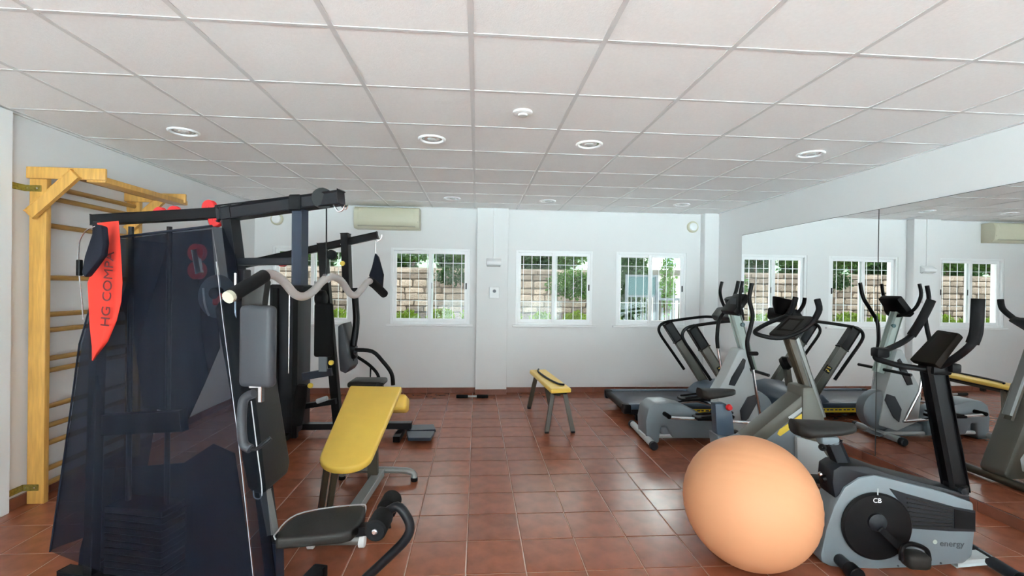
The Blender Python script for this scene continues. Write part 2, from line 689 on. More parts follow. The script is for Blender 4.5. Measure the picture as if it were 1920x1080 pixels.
skirting('baseboard_back', 'terracotta skirting along the back wall', (XL, YB, 0), (PIL[0], YB, 0), (0, -1, 0))
skirting('baseboard_window', 'terracotta skirting under the right hand windows', (PIL[1], YB, 0), (3.325, YB, 0), (0, -1, 0))
skirting('baseboard_pillar', 'terracotta skirting around the pillar foot', (PIL[0], PIL[2], 0), (PIL[1], PIL[2], 0), (0, -1, 0))
skirting('baseboard_left', 'terracotta skirting below the wall bars', (XL, 3.33, 0), (XL, YB, 0), (1, 0, 0))
skirting('baseboard_right', 'terracotta skirting under the mirror', (XR, YR, 0), (XR, YB - .14, 0), (-1, 0, 0))


# windows
def window(n, x0, x1, label, bars=True):
    wroot = bpy.data.objects.new('window_%d' % n, None)
    COL.objects.link(wroot)
    wroot.location = ((x0 + x1) / 2, YB, WZ0)
    ORG[wroot.name] = tuple(wroot.location)
    struct(wroot, label)
    ya, yb = YB + .005, YB + .075
    fr = MB()
    fr.box((x0, ya, WZ0), (x0 + .035, yb, WZ1), .004, 1).box((x1 - .035, ya, WZ0), (x1, yb, WZ1), .004, 1)
    fr.box((x0 + .035, ya, WZ1 - .035), (x1 - .035, yb, WZ1), .004, 1).box((x0 + .035, ya, WZ0), (x1 - .035, yb, WZ0 + .035), .004, 1)
    fr.build('frame', 'white', wroot)
    xm = (x0 + x1) / 2
    for k, (a, e, y0) in enumerate(((x0 + .03, xm + .035, YB + .043), (xm - .035, x1 - .03, YB + .012))):
        sf = MB()
        z0, z1, t, y1 = WZ0 + .03, WZ1 - .03, .048, y0 + .028
        sf.box((a, y0, z0), (a + t, y1, z1), .003, 1).box((e - t, y0, z0), (e, y1, z1), .003, 1)
        sf.box((a + t, y0, z1 - t), (e - t, y1, z1), .003, 1).box((a + t, y0, z0), (e - t, y1, z0 + t), .003, 1)
        so = sf.build('sash', 'white', wroot)
        MB().box((a + t, y0 + .012, z0 + t), (e - t, y0 + .016, z1 - t)).build('pane', 'glass', so, smooth=0)
        hx = e - t / 2
        MB().box((hx - .009, y0 - .012, 1.49), (hx + .009, y0 + .002, 1.58), .004, 1).build('handle', 'greyd', so)
    MB().box((x0 - .05, YB - .035, WZ0 - .03), (x1 + .05, YB + .01, WZ0), .005, 1).build('sill', 'sill', wroot)
    if bars:
        k = int((x1 - x0) / .115)
        for i in range(1, k):
            x = x0 + (x1 - x0) * i / k
            MB().cyl((x, YB + .16, WZ0), (x, YB + .16, WZ1), .0042, 6, .001).build('bar', 'white', wroot)
        for z in (WZ0 + .33, WZ1 - .2):
            MB().box((x0, YB + .157, z - .0035), (x1, YB + .163, z + .0035)).build('cross_bar', 'white', wroot, smooth=0)


for i, ((a, e), lb) in enumerate(zip(WINS, ('white sliding window half hidden behind the far weight machine', 'white sliding window to the left of the pillar',
                                            'white sliding window just right of the pillar', 'white sliding window nearest the mirror corner'))):
    window(i + 1, a, e, lb)


def glazing(n, c0, c1, z0, z1, horiz, pos, label):
    root = bpy.data.objects.new('window_%d' % n, None)
    COL.objects.link(root)
    root.location = (c0, pos, z0) if horiz else (pos, c0, z0)
    ORG[root.name] = tuple(root.location)
    struct(root, label)
    k = 4
    f = MB()

    def bx(a0, a1, b0, b1, t0, t1, m):
        if horiz:
            m.box((a0, pos + t0, b0), (a1, pos + t1, b1))
        else:
            m.box((pos + t0, a0, b0), (pos + t1, a1, b1))
    for i in range(k + 1):
        c = c0 + (c1 - c0) * i / k
        bx(max(c0, c - .03), min(c1, c + .03), z0, z1, -.03, .03, f)
    bx(c0, c1, z0, z0 + .06, -.03, .03, f)
    bx(c0, c1, z1 - .06, z1, -.03, .03, f)
    f.build('frame', 'white', root, smooth=0)
    for i in range(k):
        a, e = c0 + (c1 - c0) * i / k, c0 + (c1 - c0) * (i + 1) / k
        m = MB()
        bx(a + .03, e - .03, z0 + .06, z1 - .06, -.003, .003, m)
        m.build('pane', 'glass', root, smooth=0)


glazing(5, XL + .15, XR - .15, .03, 2.5, True, YR - .1, 'wide glazed opening behind the viewer, added for daylight')  # light source added behind the camera, sized to fill the room
glazing(6, -4.1, -1.6, .03, 2.5, False, XL - .1, 'unseen glazed opening in the left wall, added for daylight')  # second daylight opening added out of view


def portal(name, loc, rot, sx, sy):
    ld = bpy.data.lights.new(name, 'AREA')
    ld.shape = 'RECTANGLE'
    ld.size, ld.size_y = sx, sy
    ld.cycles.is_portal = True
    o = bpy.data.objects.new(name, ld)
    COL.objects.link(o)
    o.location = loc
    o.rotation_euler = rot


portal('daylight_portal', ((XL + XR) / 2, YR - .3, 1.26), (math.radians(90), 0, 0), XR - XL - .3, 2.45)
portal('daylight_portal', (XL - .3, -2.85, 1.26), (math.radians(90), 0, math.radians(-90)), 2.5, 2.45)
for a, e in WINS:
    portal('daylight_portal', ((a + e) / 2, YB + .28, (WZ0 + WZ1) / 2), (math.radians(-90), 0, 0), e - a, WZ1 - WZ0)

# mirror panels
MZ0, MZ1 = .078, 2.265
for (a, e, lb) in ((3.88, 6.02, 'tall wall mirror panel nearest the back corner, reflecting the windows'),
                   (1.74, 3.876, 'tall wall mirror panel beside the grey exercise bike at the right edge'),
                   (-.40, 1.736, 'tall wall mirror panel on the right wall beyond the picture edge')):
    t = thing('wall_mirror', lb, 'mirror', (XR, (a + e) / 2, MZ0), 'mirror panels on the right wall')
    MB().box((XR - .008, a + .0015, MZ0), (XR - .0005, e - .0015, MZ1)).build('backing', 'edge', t, smooth=0)
    MB().raw([(XR - .0085, a + .003, MZ0 + .003), (XR - .0085, e - .003, MZ0 + .003), (XR - .0085, e - .003, MZ1 - .004), (XR - .0085, a + .003, MZ1 - .004)], [(0, 1, 2, 3)]).build('glass', 'mirror', t, smooth=0)

# downlights and sensor
SP = [(-2.17, 3.63, 'leftmost of the four downlights in the near ceiling row'), (-.352, 3.59, 'second downlight from the left in the near ceiling row'),
      (.857, 3.58, 'third downlight from the left in the near ceiling row'), (2.697, 3.62, 'rightmost of the four downlights in the near ceiling row'),
      (-.323, 5.99, 'small looking downlight in the far row above the air conditioner side'), (.901, 6.0, 'middle downlight of the far ceiling row near the pillar'),
      (2.688, 6.0, 'rightmost downlight of the far ceiling row near the mirror corner')]
for x, y, lb in SP:
    t = thing('ceiling_downlight', 'round recessed ' + lb, 'ceiling light', (x, y, H), 'ceiling downlights')
    MB().lathe([(.098, .0065), (.104, .002), (.104, -.002), (.096, -.009), (.086, -.006), (.080, .0065)], (x, y, H), Z_, 28).build('rim', 'white', t)
    MB().lathe([(.080, .006), (.074, .002), (.045, .005), (.0, .006)], (x, y, H), Z_, 28).build('reflector', 'reflector', t)
    MB().lathe([(.034, .005), (.034, -.003), (.026, -.007), (.0, -.008)], (x, y, H), Z_, 20).build('lens', 'lamp', t)
t = thing('smoke_sensor', 'small round white sensor on the ceiling near the middle', 'sensor', (.278, 2.97, H))
MB().lathe([(.062, .006), (.062, -.008), (.05, -.014), (.03, -.014)], (.278, 2.97, H), Z_, 24).build('base', 'white', t)
MB().lathe([(.032, -.012), (.030, -.024), (.0, -.028)], (.278, 2.97, H), Z_, 20).build('sensor_dome', 'lamp', t)

# air conditioner
t = thing('air_conditioner', 'cream wall mounted split air conditioner above the left window', 'air conditioner', (-1.25, YB, 2.31))
prof = [(0, 2.315), (-.17, 2.315), (-.205, 2.36), (-.215, 2.45), (-.215, 2.54), (-.19, 2.60), (-.15, 2.615), (0, 2.615)]
MB().slab([(-1.695, YB + y, z) for y, z in prof], (.89, 0, 0), .006, 1).build('body', 'cream', t)
MB().slab([(-1.63, YB + y - .006, z) for y, z in ((-.198, 2.375), (-.212, 2.45), (-.213, 2.535), (-.19, 2.592), (-.18, 2.585), (-.19, 2.45), (-.185, 2.38))], (.76, 0, 0), .003, 1).build('front_panel', 'cream', t)
MB().beam((-1.64, YB - .19, 2.345), (-.86, YB - .19, 2.345), .045, .008, .002, V((0, .5, 1))).build('louvre', 'creamd', t)
MB().box((-.83, YB - .212, 2.40), (-.815, YB - .2, 2.50), .002, 1).build('indicator_strip', 'creamd', t)

# pillar fittings
t = thing('emergency_light', 'white tilted emergency light box high on the pillar', 'emergency light', (.236, PIL[2], 1.83))
MB().slab([(.135, PIL[2], 1.825), (.135, PIL[2] - .075, 1.845), (.135, PIL[2] - .085, 1.885), (.135, PIL[2], 1.935)], (.205, 0, 0), .006, 2).build('housing', 'white', t)
MB().slab([(.145, PIL[2] - .01, 1.8235), (.145, PIL[2] - .07, 1.8395), (.145, PIL[2] - .07, 1.833), (.145, PIL[2] - .01, 1.815)], (.185, 0, 0)).build('lens', 'lamp', t)
t = thing('thermostat_box', 'white control box with a round dial halfway up the pillar', 'control box', (.25, PIL[2], 1.4))
MB().box((.18, PIL[2] - .045, 1.37), (.32, PIL[2], 1.53), .008, 2).build('housing', 'white', t)
MB().lathe([(.0, .012), (.02, .012), (.024, 0)], (.25, PIL[2] - .045, 1.47), -Y_, 18).build('dial', 'greyp', t)
tag(MB().tube([(.236, PIL[2] - .008, 1.93), (.236, PIL[2] - .008, H)], .008, 8).build('cable_conduit', 'white', None, (.236, PIL[2], 1.93)), 'thin white cable conduit running up the pillar to the ceiling', 'conduit')
for x, z, lb in ((-2.788, 2.436, 'small round cream alarm sounder on the back wall left of the air conditioner'), (3.2, 2.46, 'small round cream alarm sounder on the back wall near the mirror corner')):
    t = thing('wall_sounder', lb, 'alarm', (x, YB, z))
    MB().lathe([(.085, 0), (.085, .02), (.075, .032), (.06, .034)], (x, YB, z), -Y_, 26).build('base', 'cream', t)
    MB().lathe([(.062, .03), (.056, .05), (.03, .058), (.0, .06)], (x, YB, z), -Y_, 24).build('cap', 'white', t)

# ================================================================== OUTSIDE THE WINDOWS
struct(MB().box((-14, YB + WT, -.4), (16, 26, -.25)).build('outdoor_ground', 'paving', smooth=0), 'pale paved ground outside the windows')
WY = 9.6
gw = struct(MB().box((-6.5, WY, -.3), (2.85, WY + .6, 1.9)).build('garden_wall', 'mortar', smooth=0), 'rubble stone retaining wall outside the windows')
spro = []
for q in range(5):
    m = MB()
    bm2 = bmesh.new()
    bmesh.ops.create_cube(bm2, size=1)
    for v in bm2.verts:
        v.co = V((v.co.x * (1 + random.uniform(-.06, .06)), v.co.y, v.co.z * (1 + random.uniform(-.1, .1)))) + V((random.uniform(-.04, .04), random.uniform(-.1, .1), random.uniform(-.05, .05)))
    bmesh.ops.bevel(bm2, geom=bm2.edges[:], offset=.12, segments=1, affect='EDGES')
    m._merge(bm2)
    spro.append(m)
sob = []
z = .62
rowi = 0
cnt = 0
while z < 1.88:
    hh = random.choice((.10, .12, .14, .16))
    if z + hh > 1.93:
        hh = 1.93 - z
        if hh < .07:
            break
    x = -6.3 + random.random() * .3
    while x < 2.75:
        wd = random.uniform(.2, .42)
        kk = random.randrange(5)
        c = (x + wd / 2, WY - .01, z + hh / 2)
        s_ = (wd - .02, .12 + random.random() * .05, hh - .018)
        if len(sob) <= kk or sob[kk] is None:
            while len(sob) <= kk:
                sob.append(None)
            o = spro[kk].build('stone', 'stone', gw, smooth=0)
            sob[kk] = o
            o.location = V(c) - V(ORG[gw.name])
            o.scale = s_
        else:
            copy_under(sob[kk], gw, c, s_)
        cnt += 1
        x += wd
    z += hh


def foliage(c, rad, n, size, seed, up=.3):
    rnd = random.Random(seed)
    vs_, fs_ = [], []
    for i in range(n):
        while True:
            p = V((rnd.uniform(-1, 1), rnd.uniform(-1, 1), rnd.uniform(-1, 1)))
            if .35 < p.length < 1:
                break
        p = V((p.x * rad[0], p.y * rad[1], p.z * rad[2])) + V(c)
        d = V((rnd.gauss(0, 1), rnd.gauss(0, 1), rnd.gauss(up, .8))).normalized()
        e = d.cross(V((rnd.gauss(0, 1), rnd.gauss(0, 1), rnd.gauss(0, 1)))).normalized()
        L = size * rnd.uniform(.6, 1.3)
        k = len(vs_)
        nn = d.cross(e) * L * .15
        vs_ += [p, p + d * L * .5 + e * L * .28 + nn, p + d * L, p + d * L * .5 - e * L * .28 + nn]
        fs_ += [(k, k + 1, k + 2), (k, k + 2, k + 3)]
    return vs_, fs_


def shrub(name, label, cat, c, rad, n, size, m, seed, group, up=.3, stem=True, st=.06):
    t = thing(name, label, cat, (c[0], c[1], c[2] - rad[2] - (st if stem else .05)), group)
    v, f = foliage(c, rad, n, size, seed, up)
    MB().raw(v, f).build('foliage', m, t, smooth=0, recalc=False)
    if stem:
        bz = c[2] - rad[2] - st
        rnd = random.Random(seed + 99)
        for k in range(3):
            a = rnd.uniform(0, 6.28)
            MB().tube([(c[0], c[1], bz), (c[0] + .1 * math.cos(a), c[1] + .05 * math.sin(a), c[2] - rad[2] * .6), (c[0] + rad[0] * .5 * math.cos(a), c[1] + rad[1] * .4 * math.sin(a), c[2] + rad[2] * .4)], (.03, .02, .008), 6).build('branch', 'bark', t)
    return t


hx = [-5.9 + 1.14 * k for k in range(8)]
for i, x in enumerate(hx):
    side = ['far left', 'second from the left', 'third from the left', 'fourth from the left', 'fifth from the left', 'sixth from the left', 'seventh from the left', 'rightmost'][i]
    shrub('hedge_shrub', 'leafy green hedge shrub on top of the stone wall, ' + side, 'shrub', (x, WY + .3 + random.uniform(-.05, .05), 2.44), (.52, .36, .44), 2600, .085, 'leaf' if i % 3 else 'leafd', 40 + i, 'shrubs on top of the stone wall')
shrub('creeper', 'trailing green creeper hanging over the stone wall behind the third window', 'creeper', (2.0, WY - .27, 1.60), (.62, .10, .30), 1500, .075, 'leaf', 71, None, -.4, False)
shrub('creeper', 'trailing green creeper hanging over the stone wall behind the second window', 'creeper', (-.45, WY - .27, 1.75), (.4, .10, .2), 600, .075, 'leafd', 72, None, -.4, False)
px_ = [-5.3 + .66 * k for k in range(13)]
for i, x in enumerate(px_):
    shrub('border_plant', ('pale low border plant below the stone wall, %s from the left' % ['one', 'two', 'three', 'four', 'five', 'six', 'seven', 'eight', 'nine', 'ten', 'eleven', 'twelve', 'thirteen'][i]), 'plant',
          (x, WY - .45 + random.uniform(-.06, .06), .84 + random.uniform(-.04, .05)), (.28, .2, .2), 700, .075, 'leafl', 130 + i, 'plants along the stone wall', .8, False)
struct(MB().box((-6.3, WY - .75, -.3), (2.85, WY - .1, .66), .02, 1).build('planting_bed', 'soil'), 'raised earth bed below the stone wall')
hl = MB()
hl.raw([(-22, 14.2, -.3), (4.6, 14.2, -.3), (4.6, 32, 9), (-22, 32, 9), (-22, 32, -.3), (4.6, 32, -.3)], [(0, 1, 2, 3), (3, 2, 5, 4), (0, 3, 4), (1, 5, 2), (0, 4, 5, 1)])
struct(hl.build('hillside', 'hill', smooth=0), 'dark green wooded slope rising behind the garden')
for i, x in enumerate((-6.6, -4.5, -2.4, -.3, 1.8)):
    shrub('background_tree', ('broad dark tree behind the hedge, ' + ['leftmost', 'second', 'middle', 'fourth', 'rightmost'][i] + ' of five'), 'tree', (x, 12.6, 2.7), (.86, .7, 1.5), 5000, .18, 'leafd', 500 + i, 'trees behind the hedge', .3, True, 1.4)
# gate, railing, house seen through the right-hand window
t = thing('garden_gate', 'dark teal metal garden gate seen through the window nearest the mirror', 'gate', (3.1, 8.9, -.25))
g = MB()
for x in (2.90, 3.50):
    g.box((x - .02, 8.88, -.25), (x + .02, 8.92, 1.80))
for zz in (.05, 1.38, 1.78):
    g.box((2.92, 8.885, zz - .018), (3.48, 8.915, zz + .018))
g.build('frame', 'greyp', t, smooth=0)
MB().box((2.925, 8.898, 1.40), (3.475, 8.902, 1.76)).build('panel', 'teal', t, smooth=0)
for i in range(1, 6):
    x = 2.90 + .60 * i / 6
    MB().box((x - .011, 8.89, .07), (x + .011, 8.91, 1.36)).build('gate_bar', 'greyp', t, smooth=0)
t = thing('railing', 'upright bar railing beside the garden gate', 'railing', (4.3, 9.0, -.25))
MB().box((3.58, 8.98, 1.30), (5.2, 9.02, 1.35)).build('top_rail', 'greyp', t, smooth=0)
for i in range(12):
    x = 3.62 + .13 * i
    MB().box((x - .02, 8.985, -.25), (x + .02, 9.015, 1.30)).build('upright', 'olive', t, smooth=0)
hs = thing('house', 'white rendered house with a dark window beyond the gate', 'house', (8.0, 16.0, -.25))
MB().box((5.35, 14.5, -.25), (11.0, 18.0, 1.95)).build('lower_wall', 'render', hs, smooth=0)
MB().box((5.6, 14.8, 1.95), (11.0, 18.0, 5.2)).build('upper_wall', 'render', hs, smooth=0)
MB().box((5.2, 14.2, 1.95), (11.2, 14.8, 2.12)).build('balcony', 'olive', hs, smooth=0)
wo = MB().box((6.0, 14.72, 2.25), (6.9, 14.82, 3.2)).build('window', 'greyp', hs, smooth=0)
MB().box((6.06, 14.70, 2.31), (6.84, 14.725, 3.14)).build('pane', 'greybl', wo, smooth=0)
MB().box((5.6, 14.44, -.25), (6.3, 14.52, 1.75)).build('door', 'greyp', hs, smooth=0)
shrub('garden_tree', 'dark green leafy tree standing behind the teal gate', 'tree', (3.55, 10.7, 1.4), (.48, .42, 1.5), 7000, .10, 'leafd', 301, None, .3, True, .1)
shrub('garden_bush', 'bright green leafy bush between the gate and the white house', 'bush', (5.15, 12.3, 1.75), (.16, .3, 1.0), 700, .10, 'leaf', 302, None, .3, True, .9)

# ================================================================== WALL BARS
t = thing('wall_bars', 'tall wooden wall bars with a pull-up frame on the left wall', 'wall bars', (-3.03, 3.93, 0))
NY, FY = 3.47, 4.36
for y in (NY, FY):
    MB().box((-3.065, y - .02, 0), (-2.955, y + .02, 2.31), .005, 2).build('post', 'wood', t)
    MB().box((-3.07, y - .042, 2.235), (-2.56, y - .0205, 2.315), .006, 2).build('arm', 'wood', t)
    MB().beam((-3.03, y - .054, 1.985), (-2.74, y - .054, 2.27), .022, .075, .005, Z_).build('brace', 'wood', t)
for z in (2.197, 2.118, 1.925, 1.558, 1.30, 1.19, .989, .905, .653, .516, .393, .213, .11):
    MB().tube([(-3.0, NY + .015, z), (-3.0, FY - .015, z)], .0185, 12).build('rung', 'rung', t)
MB().box((-2.70, NY - .02, 2.222), (-2.575, FY + .02, 2.262), .006, 2).build('front_plank', 'wood', t)
MB().tube([(-2.80, NY - .03, 2.262), (-2.80, FY - .03, 2.262)], .018, 12).build('pull_up_rod', 'rung', t)
for z in (2.17, .115):
    bo = MB().box((-3.085, NY - .0265, z - .022), (-2.985, NY - .0205, z + .022), .002, 1).build('bracket', 'brass', t)
    for x in (-3.01, -3.07):
        MB().lathe([(.007, 0), (.006, .003), (0, .005)], (x, NY - .0265, z), -Y_, 10).build('screw', 'chrome', bo)
    MB().box((-3.088, NY - .15, z - .022), (-3.083, NY - .0205, z + .022), .002, 1).build('wall_plate', 'brass', t)

# ================================================================== ORANGE BALL
t = thing('exercise_ball', 'large pale orange exercise ball on the floor beside the grey bike', 'ball', (1.545, 2.52, 0))
R, C = .352, V((1.545, 2.52, .352))
prof = []
for i in range(65):
    a = -math.pi / 2 + math.pi * i / 64
    r_ = R + (.0012 * math.cos(a * 44) if abs(math.sin(a)) < .45 else 0)
    prof.append((max(r_ * math.cos(a), 0), r_ * math.sin(a)))
ax = V((.35, .55, .75)).normalized()
MB().lathe(prof, C, ax, 96).build('skin', 'orange', t, smooth=60)
MB().lathe([(.016, R - .002), (.016, R + .003), (.008, R + .005), (0, R + .005)], C, ax, 16).build('valve_plug', 'inkw', t)

# ================================================================== YELLOW DECLINE BENCH
t = thing('decline_bench', 'yellow padded sit-up bench sloping down towards the viewer', 'bench', (-.80, 3.4, 0))
# pad outline on its own tilted plane
top_c, bot_c = V((-.79, 3.80, .735)), V((-.825, 2.95, .405))
ud = (top_c - bot_c).normalized()
wd_ = V((1, 0, 0)) - ud * ud.x
wd_.normalize()
nn_ = wd_.cross(ud).normalized()
Lp = (top_c - bot_c).length
out = []
for i in range(13):                          # rounded lower end
    a = math.pi + math.pi * i / 12
    out.append(bot_c + wd_ * (.165 * math.cos(a)) + ud * (.13 + .13 * math.sin(a)))
out += [top_c + wd_ * .205, top_c - wd_ * .205]
MB().slab(out, -nn_ * .055, .016, 3).build('pad', 'yellow', t)
# leg-hold cushion at the far end
MB().obox(PY(742, 757, 3.96), X_, V((0, .92, -.38)).normalized(), V((0, .38, .92)).normalized(), (.20, .22, .13), .03, 3).build('seat_pad', 'yellow', t)
MB().beam(bot_c + ud * .15 - nn_ * .075, top_c + ud * .12 - nn_ * .075, .05, .04).build('pad_rail', 'steel', t)
MB().beam((-.765, 3.62, .06), (-.79, 3.66, .62), .075, .05, .004, Y_).build('upright', 'bronze', t)
MB().beam((-.735, 3.72, .075), (-.79, 2.80, .075), .065, .05).build('floor_rail', 'silver', t)
ft = MB().tube([(-1.04, 3.78, .02), (-.98, 3.765, .075), (-.53, 3.74, .075), (-.47, 3.72, .02)], .024, 10, 4).build('cross_foot', 'silver', t)
for x, y in ((-1.04, 3.78), (-.47, 3.72)):
    MB().cyl((x, y, 0), (x, y, .03), .028, 12).build('foot_cap', 'black', ft)
ff = MB().cyl((-.93, 2.80, .045), (-.66, 2.79, .045), .026, 14).build('near_foot', 'silver', t)
for x in (-.94, -.65):
    MB().cyl((x - .018, 2.795, .036), (x + .018, 2.795, .036), .035, 16).build('wheel', 'inkw', ff)
for x in (-.985, -.93):
    MB().beam((x + .04, 3.10, .39), (x - .05, 3.26, .012), .03, .03).build('front_leg', 'bronze', t)
MB().beam((-1.05, 3.262, .012), (-.95, 3.262, .012), .03, .022).build('leg_foot', 'bronze', t)
MB().cyl((-.845, 3.52, .40), (-.70, 3.52, .40), .012, 10).build('adjust_pin', 'black', t)

# ================================================================== SMALL YELLOW FLAT BENCH
t = thing('flat_bench', 'small yellow padded flat bench on four legs near the pillar', 'bench', (.88, 5.42, 0))
A, Bq, Cq, D = V((.785, 4.83, .475)), V((1.01, 4.87, .475)), V((.905, 6.0, .475)), V((.69, 5.96, .475))
MB().slab([A, Bq, Cq, D], (0, 0, -.05), .015, 3).build('pad', 'yellow', t)
MB().slab([A + V((.04, .04, -.052)), Bq + V((-.04, .04, -.052)), Cq + V((-.04, -.04, -.052)), D + V((.04, -.04, -.052))], (0, 0, -.02)).build('pad_board', 'black', t, smooth=0)
for tp, fo in (((.83, 4.97), (.755, 4.88)), ((.96, 4.98), (1.035, 4.89)), ((.755, 5.82), (.678, 5.87)), ((.865, 5.84), (.955, 5.88))):
    lg = MB().beam((*tp, .41), (*fo, .012), .045, .025, .003, Y_).build('leg', 'bronze', t)
    MB().box((fo[0] - .022, fo[1] - .018, 0), (fo[0] + .022, fo[1] + .018, .02), .004, 1).build('foot_cap', 'black', lg)
MB().beam((.895, 4.97, .385), (.81, 5.83, .385), .035, .03).build('under_rail', 'bronze', t)
MB().box((.845, 5.25, .33), (.875, 5.31, .375), .004, 1).build('hinge_lock', 'black', t)
# black band lying on the pad
tag(MB().tube([(.80, 5.92, .488), (.775, 5.75, .489), (.80, 5.50, .489), (.84, 5.25, .489), (.90, 5.03, .489), (.955, 4.98, .489)], .0115, 8, 5).build('exercise_band', 'black', None, (.86, 5.4, .476)), 'black rubber exercise band lying along the small yellow bench', 'band')
# bar on the floor
t = thing('push_bar', 'short black foam grip bar with a pale middle lying by the pillar', 'exercise bar', (-.045, 6.45, 0))
MB().cyl((-.12, 6.45, .022), (.03, 6.45, .022), .012, 12).build('shaft', 'greyl', t)
for a, e in ((-.26, -.10), (.02, .175)):
    MB().cyl((a, 6.45, .022), (e, 6.45, .022), .022, 14).build('foam_grip', 'blacksoft', t)

# ================================================================== NEAR MULTI-GYM
G = Plane((-.62, 2.2), -13.3)
GV = Plane((0, 0), 76.7)
t = thing('multi_gym', 'near home multi-gym with black steel frame, lat bar and charcoal seat', 'weight machine', (-1.2, 2.34, 0))
gu, gv = G.u, G.v
fl_ = lambda s, o=0, z=0: G.p + gu * s + gv * o + V((0, 0, z))
MB().beam(fl_(-1.5, 0, .045), fl_(.05, 0, .045), .06, .06).build('base_rail', 'steel', t)
for s_, hw in ((-1.42, .34), (-.25, .26)):
    cf = MB().beam(fl_(s_, -hw, .04), fl_(s_, hw, .04), .06, .05).build('base_foot', 'steel', t)
    for o in (-hw, hw):
        MB().obox(fl_(s_, o, .032), gu, gv, Z_, (.075, .05, .062), .008, 2).build('end_cap', 'black', cf)
p1, p2 = G(430, 404), G(515, 1080)
dn = (p2 - p1) / (p1.z - p2.z)
MB().beam(p1 + Z_ * .02 - dn * .02, p2 + dn * (p2.z - .05), .055, .05, .004, gu).build('main_upright', 'steel', t)
q = G(190, 416)
MB().beam(q, V((q.x - .03, q.y, .05)), .05, .05, .004, gu).build('rear_upright', 'steel', t)
MB().beam(G(178, 413), G(430, 399), .045, .05).build('rear_beam', 'black', t)
bm_ = MB().beam(G(415, 403), G(640, 371), .05, .062, .008).build('top_boom', 'steel', t)
MB().tube([G(385, 388), G(470, 378), G(560, 367), G(612, 362)], .004, 6).build('boom_cable', 'black', bm_)
MB().obox(G(560, 382), gu, gv, Z_, (.058, .075, .075), .006, 1).build('boom_clamp', 'black', t)
MB().beam(G(563, 388), G(562, 540), .045, .05, .004, gu).build('front_upright', 'navy', t)
MB().obox(G(560, 541), gu, gv, Z_, (.10, .09, .03), .006, 1).build('pivot_plate', 'black', t)
MB().beam(G(440, 491), G(556, 490), .04, .034).build('cross_beam', 'steel', t)
MB().obox(G(456, 517), gu, gv, Z_, (.05, .05, .06), .005, 1).build('arm_bracket', 'steel', t)
# pulleys
for px, py in ((300, 402), (327, 400), (393, 389), (405, 412)):
    pw = MB().lathe([(0, -.012), (.032, -.012), (.036, -.009), (.029, 0), (.036, .009), (.032, .012), (0, .012)], G(px, py), gv, 22).build('pulley', 'redp', t)
    MB().lathe([(.008, -.016), (.008, .016), (0, .017)], G(px, py), gv, 10).build('axle', 'chrome', pw)
for py in (474, 507):
    MB().lathe([(0, -.012), (.044, -.012), (.036, 0), (.044, .012), (0, .012)], G(370, py, .02), gv, 22).build('pulley', 'redp', t)
MB().beam(G(366, 468), G(374, 512), .012, .03).build('pulley_block', 'chrome', t)
ph = MB()
for o in (-.022, .022):
    ph.cyl(G(605, 372, o - .003), G(605, 372, o + .003), .048, 20, .001)
ph.build('boom_pulley_guard', 'black', t)
MB().lathe([(0, -.012), (.036, -.012), (.03, 0), (.036, .012), (0, .012)], G(605, 372), gv, 20).build('pulley', 'black', t)
hk = MB()
hk.tube([G(622, 378), G(628, 388), G(634, 396), G(642, 394), G(646, 384)], .004, 6, 4)
hk.tube([G(636, 380, .03), G(641, 388, .03), G(648, 392, .03), G(652, 384, .03)], .004, 6, 4)
hk.build('hook', 'chrome', t)
lc = G(612, 530)
MB().tube([G(612, 384), lc], .0035, 6).build('lat_cable', 'black', t)
# lat bar, held by the cable: hangs from the machine
LBP = Plane((lc.x, lc.y), 76.7)
lb = thing('lat_bar', 'wavy pale steel lat pulldown bar with black foam grips', 'bar', tuple(lc))
LP = [(432, 555), (463, 537), (495, 517), (512, 515), (532, 528), (552, 551), (570, 556), (588, 545), (606, 526), (622, 519), (640, 527), (655, 549), (667, 553), (679, 541), (690, 528), (702, 533), (718, 550)]
MB().tube([LBP(*p) for p in LP], .0175, 12, 4).build('bar', 'satin', lb)
for seg, r_ in (([(433, 554), (448, 546), (463, 537), (480, 527), (496, 517)], .0245), ([(694, 527), (702, 533), (710, 541), (720, 551)], .0245)):
    MB().tube([LBP(*p) for p in seg], r_, 14).build('foam_grip', 'blacksoft', lb)
MB().tube([LBP(427, 558), LBP(434, 554)], .021, 14).build('end_cap', 'creamd', lb)
MB().lathe([(0, -.012), (.02, -.012), (.022, 0), (.02, .012), (0, .012)], LBP(612, 522), LBP.v, 14).build('eyelet', 'chrome', lb)
# weight stack and guide rods behind the cloth
for px in (246, 318):
    MB().tube([G(px, 425, .06), V((G(px, 425, .06).x, G(px, 425, .06).y, .08))], .012, 10).build('guide_rod', 'steel', t)
wc = (G(246, 425, .06) + G(318, 425, .06)) / 2
for i in range(10):
    MB().obox(V((wc.x, wc.y, .10 + i * .034)), gu, gv, Z_, (.33, .16, .031), .004, 1).build('weight_plate', 'black', t)
MB().beam(G(192, 796, .02), G(345, 788, .02), .04, .10).build('stack_frame', 'black', t)
# cam disc and rods
cm = MB().lathe([(0, -.006), (.098, -.006), (.102, 0), (.098, .006), (0, .006)], G(408, 556, -.06), gv, 32).build('cam_disc', 'greyp', t)
MB().lathe([(0, 0), (.03, 0), (.026, .03), (0, .034)], G(410, 550, -.066), -gv, 18).build('hub', 'black', cm)
MB().obox(G(407, 560, -.085), gu, gv, Z_, (.04, .02, .06), .006, 1).build('cam_block', 'redp', cm)
MB().tube([G(441, 512, -.08), G(441, 602, -.08)], .007, 8).build('guide_tube', 'chrome', t)
MB().tube([G(381, 540, -.075), G(384, 570, -.075), G(392, 592, -.075)], .005, 8, 4).build('cam_rim', 'inkw', cm)
